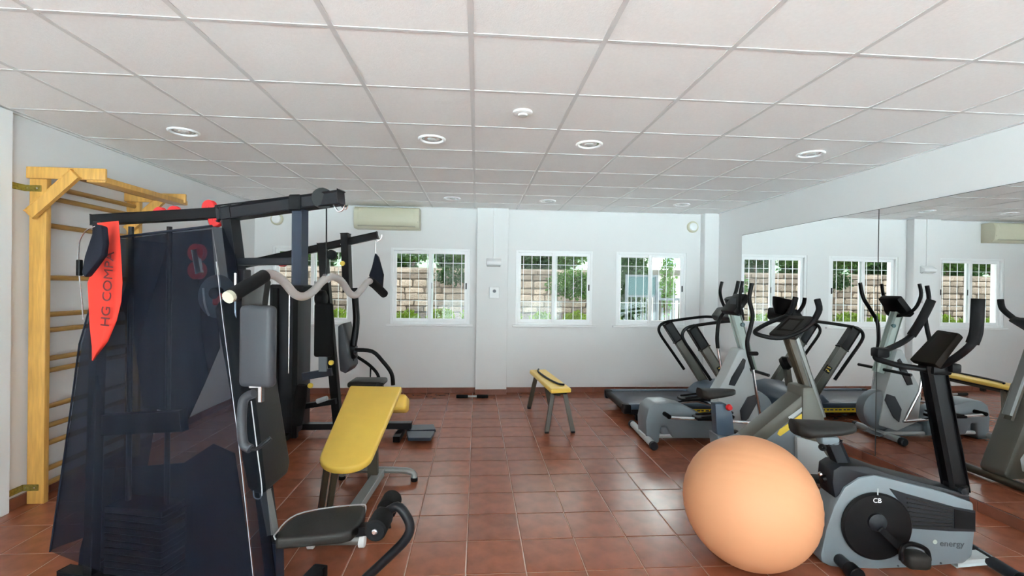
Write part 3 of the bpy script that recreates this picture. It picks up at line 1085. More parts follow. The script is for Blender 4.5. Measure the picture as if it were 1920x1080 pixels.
# butterfly arm
MB().slab([G(*p, -.24) for p in ((450, 600), (452, 556), (460, 532), (474, 519), (490, 516), (498, 528), (494, 552), (488, 600))], gv * .04, .008, 2).build('butterfly_arm', 'vinylk', t)
pc = G(484, 649, -.27)
MB().obox(pc, gu, gv, Z_, (.148, .055, .335), .022, 3).build('butterfly_pad', 'vinylg', t)
br = MB().slab([G(*p, -.29) for p in ((466, 719), (490, 719), (490, 755), (483, 755), (483, 728), (466, 728))], gv * .02, .002, 1).build('pad_bracket', 'chrome', t)
MB().tube([G(476, 738, -.29), G(462, 744, -.29), G(455, 758, -.29), G(453, 800, -.29), G(457, 832, -.29), G(470, 842, -.29)], .0185, 12, 4).build('arm_grip', 'vinylg', t)
MB().tube([G(466, 840, -.29), G(480, 842, -.27), G(494, 832, -.24), G(508, 821, -.22)], .0085, 10, 4).build('arm_hook', 'steel', t)
# backrest
tr, br_, bl = G(498, 560, .14), G(548, 882, .14), G(488, 935, -.14)
tl = tr - gv * .28
co = [bl + (br_ - bl) * .12 + (tl - bl) * 0, bl + (br_ - bl) * .88, br_ + (tr - br_) * .05, tr - (tr - br_) * .04, tr + (tl - tr) * .15, tl + (tr - tl) * .15, tl - (tl - bl) * .04, bl + (tl - bl) * .05]
MB().slab(co, -gu * .06, .018, 3).build('backrest', 'vinylk', t)
MB().tube([G(471, 752, -.15), G(483, 850, -.15), G(491, 915, -.15), G(488, 934, -.15), G(477, 933, -.15), G(475, 920, -.15)], .0026, 6, 4).build('backrest_piping', 'cable', t)
MB().beam(G(497, 920, -.04), G(512, 1000, -.04), .03, .035, .003, gu).build('seat_post', 'silver', t)
# seat
so = [(516, 1011), (521, 996), (535, 979), (556, 965), (590, 956), (640, 949), (678, 946), (686, 949), (684, 962), (674, 982), (660, 995), (640, 1000), (580, 1005)]
st = MB().slab([PZ(*p, .455) for p in so], (0, 0, -.05), .014, 3).build('seat', 'vinylk', t)
MB().tube([PZ(*p, .436) for p in so], .0035, 6, 2, closed=True).build('seat_piping', 'cable', st)
MB().slab([PZ(px + (600 - px) * .06, py + (980 - py) * .1, .404) for px, py in so], (0, 0, -.022)).build('seat_board', 'navy', st, smooth=0)
MB().beam(G(522, 1012), G(700, 990), .045, .04).build('seat_rail', 'black', t)
MB().beam(G(515, 1014), fl_(-.31, 0, .05), .05, .05, .004, gu).build('seat_support', 'navy', t)
# leg developer
ra, rb = G(703, 991, -.15), G(736, 940, .15)
rz = (ra.z + rb.z) / 2
ra.z = rb.z = rz
MB().cyl(ra - gv * .01, rb + gv * .01, .012, 10).build('roller_axle', 'chrome', t)
for a, e in ((0, .42), (.60, 1.0)):
    f = MB().cyl(ra + (rb - ra) * a, ra + (rb - ra) * e, .046, 20, .008).build('foam_roller', 'blacksoft', t)
    if a == 0:
        MB().lathe([(.012, 0), (.012, .004), (0, .006)], ra, -gv, 12).build('roller_cap', 'greyp', f)
mid = (ra + rb) / 2
MB().obox(mid, gu, gv, Z_, (.07, .04, .05), .006, 1).build('roller_bracket', 'steel', t)
MB().tube([mid + gu * .0, G(745, 950), G(762, 968), G(769, 990), G(760, 1012), G(735, 1038), G(690, 1080), G(640, 1124), fl_(-.12, 0, .06)], .021, 12, 4).build('leg_lever', 'steel', t)
MB().tube([G(728, 965), G(731, 990)], .006, 8).build('stop_pin', 'black', t)

# cloth cover over the weight stack
cv = thing('stack_cover', 'see-through navy mesh cloth cover draped over the near weight stack', 'cloth cover', (-1.5, 2.2, .1))


def lerp_path(pts, b_):
    n = len(pts) - 1
    i = min(int(b_ * n), n - 1)
    k = b_ * n - i
    return [pts[i][j] + (pts[i + 1][j] - pts[i][j]) * k for j in range(3)]


LE = [(212, 446, -.10), (180, 540, -.12), (150, 645, -.13), (124, 840, -.14), (95, 1034, -.15)]
RE = [(397, 424, -.10), (408, 500, -.16), (418, 590, -.19), (450, 840, -.23), (492, 1230, -.26)]


def near_cloth(a, b_):
    L_, R2 = lerp_path(LE, b_), lerp_path(RE, b_)
    fo = .010 * math.sin(a * 17 + b_ * 2.2) * (.2 + .8 * b_) + .003 * math.sin(a * 47 + 1.3)
    return G(L_[0] + (R2[0] - L_[0]) * a, L_[1] + (R2[1] - L_[1]) * a - 12 * math.sin(math.pi * a) * (b_ > .98) , L_[2] + (R2[2] - L_[2]) * a + fo)


MB().grid(near_cloth, 44, 26).build('near_panel', 'mesh', cv, smooth=80)


def side_cloth(a, b_):
    R2 = lerp_path(RE, b_)
    p = near_cloth(1.0, b_)
    return p + gv * (a * .12) + gu * (.006 * math.sin(a * 6 + b_ * 3))


MB().grid(side_cloth, 12, 26).build('side_panel', 'mesh', cv, smooth=80)


def left_cloth(a, b_):
    p = near_cloth(0.0, b_)
    return p + gv * (a * .42) + gu * (.012 * math.sin(a * 12 + b_ * 4) + .04 * a)


MB().grid(left_cloth, 12, 26).build('back_panel', 'mesh', cv, smooth=80)
FP = [(242, 447), (241, 519), (226, 566), (242, 612), (253, 650), (268, 762), (305, 770), (340, 775), (352, 788), (384, 718), (412, 652), (406, 560), (396, 430), (320, 437)]
MB().slab([G(*p, .16) for p in FP], gv * .003).build('lining_panel', 'mesh2', cv, smooth=0)
MB().slab([G(*p, .12) for p in ((150, 1030), (190, 880), (345, 868), (400, 832), (440, 850), (480, 1120), (140, 1120))], gv * .003).build('lower_lining', 'mesh2', cv, smooth=0)
MB().tube([near_cloth(1.0, .22 + .78 * i / 14) - gv * .004 for i in range(15)], .0013, 6).build('corner_piping', 'cable', cv)
MB().tube([near_cloth(0.0, i / 14) - gv * .003 for i in range(15)], .004, 6).build('edge_hem', 'hem', cv)
MB().tube([near_cloth(i / 24, 0) for i in range(25)], .006, 6).build('top_hem', 'hem', cv)
# red pennant with lettering
fg = thing('pennant', 'red cloth pennant with dark lettering hanging from the near machine', 'pennant', tuple(G(200, 420, -.2)))
LF = [(182, 418), (188, 455), (180, 490), (164, 530), (166, 570), (168, 612), (172, 650), (172, 676)]
RF = [(222, 414), (225, 455), (227, 490), (229, 530), (227, 565), (218, 602), (202, 640), (174, 677)]


def flag(a, b_):
    l, r2 = lerp_path([(*p, 0) for p in LF], b_), lerp_path([(*p, 0) for p in RF], b_)
    return G(l[0] + (r2[0] - l[0]) * a, l[1] + (r2[1] - l[1]) * a, -.205 + .012 * math.sin(a * 4 + b_ * 3) - .02 * (1 - a) * math.exp(-((b_ - .2) / .1) ** 2))


MB().grid(flag, 10, 28, gv * .002).build('cloth', 'red', fg, smooth=60)
ta, tb = G(198, 600, -.232), G(206, 480, -.232)
td = (tb - ta).normalized()
text('letter', 'HG COMPA', .064, (ta + tb) / 2 + (tb - ta) * -.02, td, td.cross(-gv) * -1, 'inkd', fg, .0008)
# black strap and wire loop by the pennant
ws = thing('hanging_strap', 'black fabric strap with a thin wire loop beside the red pennant', 'strap', tuple(G(165, 480, -.1)))
MB().slab([G(*p, -.28) for p in ((178, 420), (190, 424), (193, 455), (190, 478), (174, 500), (158, 520), (152, 512), (158, 480), (168, 450))], gv * .03, .006, 2).build('strap', 'hem', ws)
MB().tube([G(*p, -.15) for p in ((180, 424), (162, 432), (150, 450), (147, 480), (149, 520), (153, 560), (156, 600))], .003, 6, 4).build('wire', 'chrome', ws)
MB().obox(G(149, 502, -.15), gu, gv, Z_, (.02, .02, .075), .003, 1).build('clip', 'black', ws)

# ================================================================== FAR MULTI-GYM
G = Plane((-1.0, 4.87), -2)
gu, gv = G.u, G.v
t = thing('multi_gym', 'far black multi-gym with boom and grey pads by the left window', 'weight machine', (-1.3, 4.87, 0))
MB().beam(G(540, 799), G(772, 797), .07, .06).build('base_rail', 'steel', t)
for px, py, hw in ((548, 812, .30), (752, 808, .24)):
    c = G(px, py)
    cf = MB().beam(V((c.x, c.y, .035)) - gv * hw, V((c.x, c.y, .035)) + gv * hw, .06, .05).build('base_foot', 'black', t)
for poly in (((757, 797), (813, 795), (817, 805), (768, 807)), ((762, 808), (815, 808), (808, 821), (765, 821))):
    MB().slab([PZ(*p, .075) for p in poly], (0, 0, -.03), .005, 1).build('foot_plate', 'navy', t)
MB().beam(G(604, 456), G(634, 797), .07, .08, .004, gu).build('main_upright', 'black', t)
MB().beam(G(440, 500), G(708, 441), .05, .07, .006).build('top_boom', 'black', t)
MB().beam(G(648, 438), G(652, 548), .07, .125, .006, gv).build('front_upright', 'black', t)
for px, py in ((640, 458), (642, 482)):
    MB().lathe([(0, 0), (.011, 0), (.009, .006), (0, .008)], G(px, py, -.036), -gv, 10).build('bolt', 'chrome', t)
MB().lathe([(0, -.02), (.024, -.02), (.026, 0), (.024, .02), (0, .02)], G(643, 494, -.055), gv, 14).build('lock_knob', 'yel', t)
MB().lathe([(0, -.02), (.05, -.02), (.045, 0), (.05, .02), (0, .02)], G(622, 478, -.02), gv, 20).build('pulley', 'black', t)
MB().lathe([(0, -.02), (.045, -.02), (.04, 0), (.045, .02), (0, .02)], G(530, 492, -.03), gv, 20).build('pulley', 'redp', t)
MB().tube([G(664, 540), G(667, 575), G(668, 605), G(663, 645), G(656, 682)], .034, 12, 4).build('press_arm', 'black', t)
MB().obox(G(660, 660), gu, gv, Z_, (.09, .10, .13), .012, 2).build('press_joint', 'black', t)
MB().tube([G(666, 656, -.2), G(698, 659, -.2), G(718, 678, -.2), G(734, 700, -.2), G(737, 722, -.2)], .02, 12, 4).build('press_handle', 'black', t)
MB().tube([G(668, 668, .2), G(692, 684, .2), G(708, 702, .2), G(712, 722, .2)], .017, 12, 4).build('press_handle', 'black', t)
MB().tube([G(695, 690, .2), G(694, 714, .2), G(711, 706, .2)], .009, 8).build('handle_strut', 'black', t)
MB().cyl(G(666, 660, -.22), G(668, 668, .22), .018, 10).build('press_axle', 'steel', t)
MB().lathe([(0, -.05), (.06, -.05), (.085, -.02), (.085, .03), (.05, .05), (0, .05)], G(603, 560, -.1), gu, 18).build('shoulder_pad', 'black', t)
MB().obox(G(607, 619, -.24), gu, gv, Z_, (.175, .06, .52), .025, 3).build('butterfly_pad', 'blacksoft', t)
MB().slab([G(*p, -.15) for p in ((633, 612), (642, 606), (648, 640), (656, 690), (648, 701), (637, 696), (634, 660))], gv * .3, .012, 2).build('backrest', 'vinylg', t)
MB().slab([G(*p, -.26) for p in ((597, 668), (612, 668), (612, 697), (597, 697))], gv * .03, .003, 1).build('pad_bracket', 'greyp', t)
MB().beam(G(568, 706, -.2), G(622, 697, -.2), .04, .07).build('butterfly_arm', 'navy', t)
for px, py in ((621, 680), (582, 723)):
    MB().lathe([(0, -.018), (.022, -.016), (.026, 0), (.022, .016), (0, .018)], G(px, py, -.27), gv, 14).build('lock_knob', 'yel', t)
MB().tube([G(566, 722, -.2), G(562, 750, -.2), G(556, 796, -.2)], (.05, .062, .05), 16, 4).build('leg_roller', 'blacksoft', t)
MB().cyl(G(594, 753, -.2), G(614, 746, -.2), .024, 14).build('pulley_cap', 'greyl', t)
MB().beam(G(566, 762, -.1), G(630, 752, -.1), .05, .05).build('lower_link', 'black', t)
MB().obox(G(690, 717), gu, gv, Z_, (.34, .30, .06), .025, 3).build('seat', 'vinylk', t)
MB().beam(G(690, 722), G(664, 797), .05, .05, .004, gu).build('seat_support', 'steel', t)
for px in (556, 517):
    c = G(px, 540, -.2)
    MB().beam(c, V((c.x, c.y, .04)), .05, .05, .004, gu).build('stack_upright', 'black', t)
c0, c1 = G(505, 545, -.18), G(560, 545, -.18)
MB().obox(V(((c0.x + c1.x) / 2, (c0.y + c1.y) / 2 + .18, .80)), gu, gv, Z_, ((c1 - c0).length, .34, 1.46), .02, 2).build('stack_shroud', 'greyd', t)
MB().tube([G(543, 530, -.19), G(541, 700, -.19)], .006, 8).build('stack_cable', 'chrome', t)
MB().tube([G(700, 446, .02), G(706, 452, .02), G(714, 448, .02), G(716, 440, .02)], .006, 6, 4).build('hook', 'chrome', t)
ab = thing('ab_strap', 'black padded sling hanging from the tip of the far boom', 'strap', tuple(G(705, 475)))
MB().tube([G(704, 450), G(704, 478)], .006, 8).build('chain', 'chrome', ab)
MB().slab([G(*p, -.03) for p in ((703, 474), (709, 482), (718, 515), (716, 540), (711, 547), (704, 538), (691, 517), (697, 500))], gv * .06, .012, 2).build('sling', 'hem', ab)

# ================================================================== TREADMILL
t = thing('treadmill', 'grey treadmill with slanted uprights facing the mirror in the back corner', 'treadmill', (2.45, 5.68, 0))
TY0, TY1 = 5.27, 6.09
MB().box((1.78, TY0 + .03, .07), (2.95, TY1 - .03, .155), .01, 1).build('deck_frame', 'greyd', t)
MB().box((1.745, TY0 + .08, .158), (2.92, TY1 - .08, .185), .01, 2).build('belt', 'navy', t)
for y0, y1 in ((TY0, TY0 + .075), (TY1 - .075, TY1)):
    MB().box((1.76, y0, .135), (2.95, y1, .20), .014, 2).build('side_rail', 'greybl', t)
MB().cyl((1.745, TY0 + .085, .145), (1.745, TY1 - .085, .145), .042, 16).build('rear_roller', 'black', t)
for y in (TY0 + .04, TY1 - .04):
    MB().box((1.70, y - .045, .085), (1.80, y + .045, .20), .02, 2).build('end_cap', 'black', t)
    MB().box((1.86, y - .03, 0), (1.94, y + .03, .07), .01, 1).build('foot', 'black', t)
hd = [(2.80, .08), (2.80, .20), (2.90, .29), (3.02, .335), (3.18, .345), (3.30, .32), (3.40, .24), (3.42, .12), (3.40, .06)]
MB().slab([(x, TY0 + .03, z) for x, z in hd], (0, TY1 - TY0 - .06, 0), .035, 3).build('motor_hood', 'greybl', t)
lbm = MB().box((2.50, TY0 + .012, .085), (2.97, TY0 + .0285, .15)).build('warning_label', 'paper', t, smooth=0)
for k in range(8):
    MB().box((2.53 + k * .053, TY0 + .0105, .108), (2.56 + k * .053 + (.01 if k % 2 else 0), TY0 + .0118, .124)).build('label_mark', 'inkb', lbm, smooth=0)
for y in (TY0 + .04, TY1 - .07):
    top, bot = V((2.515, y, 1.085)), V((3.09, y, .22))
    d = bot - top
    MB().beam(top + d * .27, bot, .05, .105, .012, X_).build('upright', 'olive', t)
    MB().beam(top, top + d * .275, .054, .115, .012, X_).build('upright_sleeve', 'black', t)
    MB().tube([(2.76, y, .47), (2.58, y, .72), (2.43, y, .93), (2.41, y, 1.02), (2.47, y, 1.085), (2.60, y, 1.115), (2.85, y, 1.15), (3.05, y, 1.17), (3.16, y + (.15 if y < 5.6 else -.15), 1.17)], .0185, 12, 4).build('handrail', 'black', t)
st_ = MB().obox(V((2.87, TY0 + .013, .60)), V((-.55, 0, .83)), V((0, 1, 0)), V((.83, 0, .55)), (.09, .004, .08)).build('upright_sticker', 'black', t, smooth=0)
for dx, dz, L in ((-.01, .02, .05), (.012, -.005, .04), (-.005, -.025, .03)):
    MB().obox(V((2.87 + dx, TY0 + .0095, .60 + dz)), V((.9, 0, .4)), Y_, V((-.4, 0, .9)), (L, .003, .01)).build('sticker_mark', 'yel', st_, smooth=0)
MB().slab([(3.10, 5.42, 1.13), (3.06, 5.42, 1.19), (3.14, 5.42, 1.30), (3.22, 5.42, 1.31), (3.24, 5.42, 1.17), (3.18, 5.42, 1.12)], (0, .5, 0), .02, 2).build('console', 'black', t)
MB().lathe([(0, -.12), (.05, -.11), (.10, .0), (.12, .09), (.11, .10), (0, .095)], (3.23, 5.63, 1.34), V((-.2, -.1, 1)), 22).build('reading_tray', 'black', t)
MB().tube([(3.16, 5.42, 1.26), (3.12, 5.38, 1.36), (3.11, 5.37, 1.45)], .022, 12, 3).build('grip_horn', 'blacksoft', t)
MB().beam((3.16, 5.55, .33), (3.20, 5.55, .56), .07, .05).build('pod_neck', 'olive', t)
MB().lathe([(0, -.05), (.07, -.045), (.09, 0), (.07, .05), (0, .055)], (3.22, 5.55, .63), V((-.6, -.6, .4)), 20).build('motor_pod', 'black', t)

# ================================================================== ELLIPTICAL TRAINER
t = thing('elliptical_trainer', 'white and grey elliptical cross trainer in front of the treadmill', 'elliptical', (2.25, 4.65, 0))
E_Y = 4.62
rs_ = MB().cyl((1.70, 4.36, .045), (1.73, 5.02, .045), .033, 16).build('rear_stabilizer', 'greyl', t)
fs_ = MB().cyl((2.80, 4.38, .045), (2.80, 4.92, .045), .033, 16).build('front_stabilizer', 'greyl', t)
for par, pts in ((rs_, ((1.70, 4.36), (1.73, 5.02))), (fs_, ((2.80, 4.38), (2.80, 4.92)))):
    for k, (x, y) in enumerate(pts):
        sg = -1 if k == 0 else 1
        MB().cyl((x, y - .01 * sg, .04), (x, y + .05 * sg, .04), .04, 16, .01).build('end_cap', 'greyd', par)
hp = [(1213, 832), (1211, 790), (1216, 766), (1228, 756), (1255, 755), (1285, 762), (1318, 778), (1342, 792), (1342, 822), (1262, 822), (1250, 800), (1240, 800), (1236, 832)]
MB().slab([PY(*p, 4.5) for p in hp], (0, .26, 0), .02, 2).build('rear_housing', 'greyp', t)
MB().slab([PY(*p, 4.54) for p in ((1240, 800), (1330, 800), (1400, 800), (1425, 822), (1240, 822))], (0, .2, 0), .01, 1).build('lower_frame', 'greyp', t)
MB().box((1.68, 4.52, .05), (2.85, 4.72, .085), .01, 1).build('floor_beam', 'greyl', t)
sh = [(1345, 735), (1362, 705), (1386, 655), (1398, 655), (1408, 695), (1420, 740), (1428, 800), (1392, 812), (1350, 795)]
MB().slab([PY(*p, 4.53) for p in sh], (0, .17, 0), .018, 2).build('front_shroud', 'greyl', t)
MB().slab([PY(*p, 4.518) for p in ((1367, 722), (1372, 708), (1394, 672), (1399, 675), (1396, 690), (1378, 724))], (0, .012, 0), .003, 1).build('shroud_inset', 'greyd', t)
MB().slab([PY(*p, 4.518) for p in ((1388, 770), (1402, 745), (1418, 740), (1422, 752), (1404, 785), (1392, 795))], (0, .012, 0), .003, 1).build('shroud_panel', 'vinylg', t)
fw = MB().lathe([(0, -.075), (.15, -.075), (.20, -.05), (.21, 0), (.20, .05), (.15, .075), (0, .075)], (2.84, 4.62, .30), Y_, 30).build('flywheel_housing', 'greyp', t)
MB().beam((2.83, E_Y, .70), (2.64, E_Y, 1.30), .06, .075, .015, X_).build('mast', 'mint', t)
MB().lathe([(0, 0), (.022, 0), (.020, .02), (0, .024)], (2.71, E_Y - .03, 1.18), -Y_, 14).build('mast_knob', 'teal', t)
# console
cq = [V((2.555, 4.49, 1.315)), V((2.555, 4.75, 1.315)), V((2.70, 4.74, 1.50)), V((2.70, 4.50, 1.50))]
co_ = MB().slab(cq, V((.05, 0, -.045)), .015, 2).build('console', 'black', t)
cn = V((-.77, 0, .62))
MB().slab([cq[0] * .62 + cq[2] * .38 + V((0, -.055, 0)) + cn * .004, cq[0] * .62 + cq[2] * .38 + V((0, .055, 0)) + cn * .004, cq[0] * .3 + cq[2] * .7 + V((0, .05, 0)) * 1 + cn * .004, cq[0] * .3 + cq[2] * .7 + V((0, -.06, 0)) + cn * .004], cn * .003).build('display', 'vinylg', co_, smooth=0)
MB().tube([(2.60, 4.41, 1.62), (2.58, 4.41, 1.50), (2.60, 4.46, 1.36), (2.66, 4.55, 1.29), (2.66, 4.69, 1.29), (2.62, 4.78, 1.36), (2.60, 4.83, 1.50), (2.62, 4.83, 1.62)], .016, 12, 5).build('fixed_handlebar', 'black', t)
# moving arms
na = [PY(1410, 531, 4.3), PY(1405, 560, 4.3), PY(1411, 590, 4.3), PY(1407, 615, 4.3), PY(1401, 640, 4.3), PY(1404, 665, 4.3), PY(1412, 692, 4.3)]
MB().tube(na, .019, 12, 4).build('moving_arm', 'black', t)
MB().tube([PY(1411, 688, 4.3), PY(1418, 735, 4.3), PY(1427, 790, 4.36)], .014, 10).build('arm_rod', 'chrome', t)
MB().cyl(PY(1404, 663, 4.28), PY(1420, 663, 4.30), .02, 12).build('arm_knob', 'black', t)
fa = [(2.83, 1.63), (2.79, 1.47), (2.70, 1.33), (2.62, 1.20), (2.60, 1.02), (2.61, .90)]
MB().tube([(x, 4.88, z) for x, z in fa], .019, 12, 4).build('moving_arm', 'black', t)
MB().tube([(2.61, 4.88, .92), (2.66, 4.86, .6), (2.72, 4.84, .28)], .014, 10).build('arm_rod', 'chrome', t)
MB().cyl((2.80, 4.28, .72), (2.80, 4.92, .72), .016, 12).build('arm_axle', 'steel', t)
for y, z, x in ((4.40, .30, 2.32), (4.84, .38, 2.36)):
    MB().tube([(1.86, y, .29), (x, y, z - .035), (2.76, y, .23)], .015, 10).build('pedal_rod', 'chrome', t)
    pd = MB().slab([(x - .19, y - .065, z), (x + .12, y - .065, z), (x + .2, y - .03, z + .01), (x + .2, y + .03, z + .01), (x + .12, y + .065, z), (x - .19, y + .065, z)], (0, 0, -.028), .008, 2).build('pedal', 'black', t)
    MB().tube([(x - .15, y - .06, z + .004), (x + .1, y - .06, z + .03), (x + .19, y, z + .035), (x + .1, y + .06, z + .03), (x - .15, y + .06, z + .004)], .010, 8, 4).build('pedal_rim', 'black', pd)
MB().cyl((1.87, 4.38, .30), (1.87, 4.86, .30), .022, 12).build('crank_axle', 'black', t)

# ================================================================== MIDDLE BIKE
t = thing('exercise_bike', 'grey upright exercise bike with a yellow stripe between ball and trainer', 'exercise bike', (2.3, 3.5, 0))
BY = 3.42
MB().slab([PY(*p, BY) for p in ((1345, 816), (1380, 826), (1412, 822), (1506, 746), (1534, 778), (1524, 806), (1500, 850), (1440, 905), (1360, 905))], (0, .16, 0), .02, 2).build('body', 'greyp', t)
MB().slab([PY(*p, BY - .004) for p in ((1392, 838), (1400, 826), (1504, 741), (1522, 756), (1430, 832))], (0, .168, 0), .012, 2).build('body_spine', 'olive', t)
MB().slab([PY(*p, BY - .006) for p in ((1458, 814), (1462, 806), (1512, 770), (1516, 776), (1500, 792), (1463, 818))], (0, .007, 0)).build('stripe', 'yel', t, smooth=0)
MB().slab([PY(*p, BY - .006) for p in ((1478, 782), (1506, 762), (1511, 766), (1482, 788))], (0, .007, 0)).build('decal', 'greyl', t, smooth=0)
MB().slab([PY(*p, 3.46) for p in ((1341, 757), (1362, 757), (1374, 775), (1378, 815), (1345, 824))], (0, .08, 0), .012, 2).build('seat_post', 'greybl', t)
MB().lathe([(0, -.02), (.018, -.018), (.026, 0), (.018, .018), (0, .02)], PY(1367, 764, 3.43), Y_, 14).build('adjust_knob', 'redp', t)


def saddle(c, u, v, L, wr, wn, th, name, m, parent):
    rings = []
    for i in range(9):
        k = i / 8
        wdt = wr * (1 - k) ** .8 * (1 if k < .9 else .95) + wn * min(1, k * 1.6)
        if i == 0:
            wdt *= .55
        if i == 8:
            wdt *= .6
        p = V(c) + u * (L * (k - .5))
        tz = th * (1.0 - .45 * k)
        ring = []
        for j in range(12):
            a = 2 * math.pi * j / 12
            ca, sa = math.cos(a), math.sin(a)
            ring.append(p + v * (math.copysign(abs(ca) ** .7, ca) * wdt / 2) + Z_ * ((math.copysign(abs(sa) ** .8, sa) - 1) * tz / 2 + (.012 if i == 0 else 0)))
        rings.append(ring)
    return MB().loft(rings).build(name, m, parent, smooth=60)


saddle((1.87, 3.5, .762), X_, Y_, .28, .21, .07, .075, 'saddle', 'vinylk', t)
MB().beam(PY(1533, 790, 3.5), PY(1479, 632, 3.5), .055, .05, .01, X_).build('mast', 'bronze', t)
m1, m2 = PY(1538, 780, 3.5), PY(1489, 630, 3.5)
MB().beam(m1, m2, .058, .035, .008, X_).build('mast_cover', 'silver', t)
MB().slab([(x, 3.40, z) for x, z in ((2.50, .80), (2.59, .80), (2.70, .52), (2.87, .10), (2.84, .05), (2.58, .05), (2.50, .40))], (0, .20, 0), .025, 2).build('front_housing', 'olive', t)
MB().slab([(x, 3.392, z) for x, z in ((2.45, .42), (2.62, .38), (2.74, .22), (2.72, .12), (2.55, .10), (2.46, .25))], (0, .216, 0), .012, 2).build('flywheel_cover', 'greyl', t)
for x, a, e in ((2.84, 3.22, 3.80), (1.84, 3.26, 3.74)):
    sb = MB().cyl((x, a, .04), (x, e, .04), .032, 14).build('stabilizer', 'bronze', t)
    for y in (a, e):
        MB().cyl((x, y - .02, .038), (x, y + .02, .038), .038, 14).build('end_cap', 'black', sb)
MB().beam((1.84, 3.5, .06), (2.80, 3.5, .07), .07, .06).build('floor_beam', 'greyd', t)
MB().beam((1.86, 3.5, .07), (1.96, 3.5, .40), .07, .06, .005, X_).build('rear_strut', 'greyd', t)
hb = [(1532, 561, 3.34), (1536, 580, 3.34), (1528, 598, 3.36), (1506, 619, 3.38), (1465, 634, 3.42), (1427, 629, 3.46), (1416, 621, 3.52), (1440, 606, 3.58), (1476, 591, 3.64), (1487, 575, 3.66), (1492, 557, 3.66)]
hpts = [PY(*p) for p in hb]
h0 = MB().tube(hpts, .0165, 12, 4).build('handlebar', 'black', t)
MB().tube(hpts[:3], .022, 12, 4).build('foam_grip', 'blacksoft', h0)
MB().tube(hpts[-3:], .022, 12, 4).build('foam_grip', 'blacksoft', h0)
cq = [PY(1440, 625, 3.58), PY(1478, 590, 3.64), PY(1524, 592, 3.42), PY(1490, 630, 3.38)]
cn = (cq[1] - cq[0]).cross(cq[3] - cq[0]).normalized()
if cn.z < 0:
    cn = -cn
co_ = MB().slab(cq, -cn * .045, .012, 2).build('console', 'vinylk', t)
ctr = sum(cq, V()) / 4
MB().slab([ctr + (p - ctr) * .62 + cn * .001 for p in cq], cn * .003).build('display', 'screen', co_, smooth=0)
# cranks
ck = PY(1440, 862, BY - .03)
MB().beam(ck, ck + V((.12, 0, -.12)), .02, .03).build('crank', 'black', t)
MB().obox(ck + V((.12, -.05, -.12)), X_, Y_, Z_, (.10, .09, .03), .008, 2).build('pedal', 'black', t)
MB().beam(ck + V((0, .22, 0)), ck + V((-.12, .22, .12)), .02, .03).build('crank', 'black', t)
MB().obox(ck + V((-.12, .27, .12)), X_, Y_, Z_, (.10, .09, .03), .008, 2).build('pedal', 'black', t)

# ================================================================== NEAR BIKE
B = Plane((2.3, 2.42), -8)
bu, bv = B.u, B.v
t = thing('exercise_bike', 'near grey exercise bike with a black crank disc beside the orange ball', 'exercise bike', (2.35, 2.5, 0))
sh = [(1560, 1064), (1541, 1055), (1539, 1040), (1549, 994), (1564, 950), (1584, 914), (1612, 896), (1640, 891), (1668, 897), (1768, 922), (1827, 943), (1829, 1000), (1824, 1044), (1808, 1058), (1700, 1066), (1600, 1070)]
MB().slab([B(*p) for p in sh], bv * .17, .014, 2).build('shell', 'greyp', t)
tc = [(1566, 935), (1561, 905), (1563, 882), (1576, 874), (1625, 874), (1668, 889), (1770, 915), (1818, 928), (1821, 942), (1768, 926), (1668, 902), (1640, 897), (1612, 902), (1588, 920)]
MB().slab([B(*p, .012) for p in tc], bv * .146, .008, 2).build('top_cover', 'greyd', t)
rp = [(1668, 916), (1700, 926), (1790, 951), (1829, 958), (1829, 997), (1780, 996), (1709, 991), (1702, 960)]
sp_ = MB().slab([B(*p, -.004) for p in rp], bv * .008).build('side_panel', 'greyd', t, smooth=0)
for k in range(7):
    f = k / 6
    MB().beam(B(1700 + 6 * f, 934 + 52 * f, -.006), B(1786, 953 + 36 * f, -.006), .006, .006, .001).build('louvre', 'vinylk', sp_)
MB().slab([B(*p, -.007) for p in ((1790, 955), (1829, 962), (1829, 993), (1790, 991))], bv * .004).build('panel_block', 'black', sp_, smooth=0)
dc = B(1641, 985, -.004)
ds = MB().lathe([(.183, 0), (.186, .012), (.176, .022), (.12, .026), (.05, .030), (.045, .032), (0, .034)], dc, -bv, 48).build('crank_disc', 'black', t)
MB().lathe([(.05, .026), (.048, .04), (.03, .052), (0, .055)], B(1637, 974, -.004), -bv, 24).build('hub_cap', 'greyd', ds)
MB().obox(B(1646, 922, -.028), bu, bv, Z_, (.005, .002, .036)).build('disc_mark', 'greyl', ds, smooth=0)
text('letter', 'CB', .036, B(1645, 939, -.0305), bu, Z_, 'inkw', ds, .0006)
c1, c2 = B(1648, 990, -.05), B(1697, 1036, -.05)
MB().beam(c1, c2, .022, .034, .006, bv).build('crank', 'black', t)
pd = MB().obox(B(1716, 1049, -.10), bu, bv, Z_, (.125, .09, .085), .03, 3).build('pedal', 'vinylk', t)
MB().tube([B(1690, 1050, -.13), B(1692, 1026, -.13), B(1710, 1020, -.11), B(1736, 1030, -.10), B(1742, 1050, -.10)], .012, 8, 5).build('toe_strap', 'black', pd)
MB().beam(c1 + bv * .27, c1 + bv * .27 + (c1 - c2), .022, .034, .006, bv).build('crank', 'black', t)
MB().obox(c1 + bv * .33 + (c1 - c2), bu, bv, Z_, (.115, .09, .03), .01, 2).build('pedal', 'vinylk', t)
text('letter', 'energy', .047, B(1785, 1020, -.0008), bu, V((0, 0, 1)), 'inkb', t, .0006)
MB().lathe([(.012, 0), (.012, .0012), (0, .0014)], B(1753, 1016, 0), -bv, 16).build('logo_dot', 'mint', t)
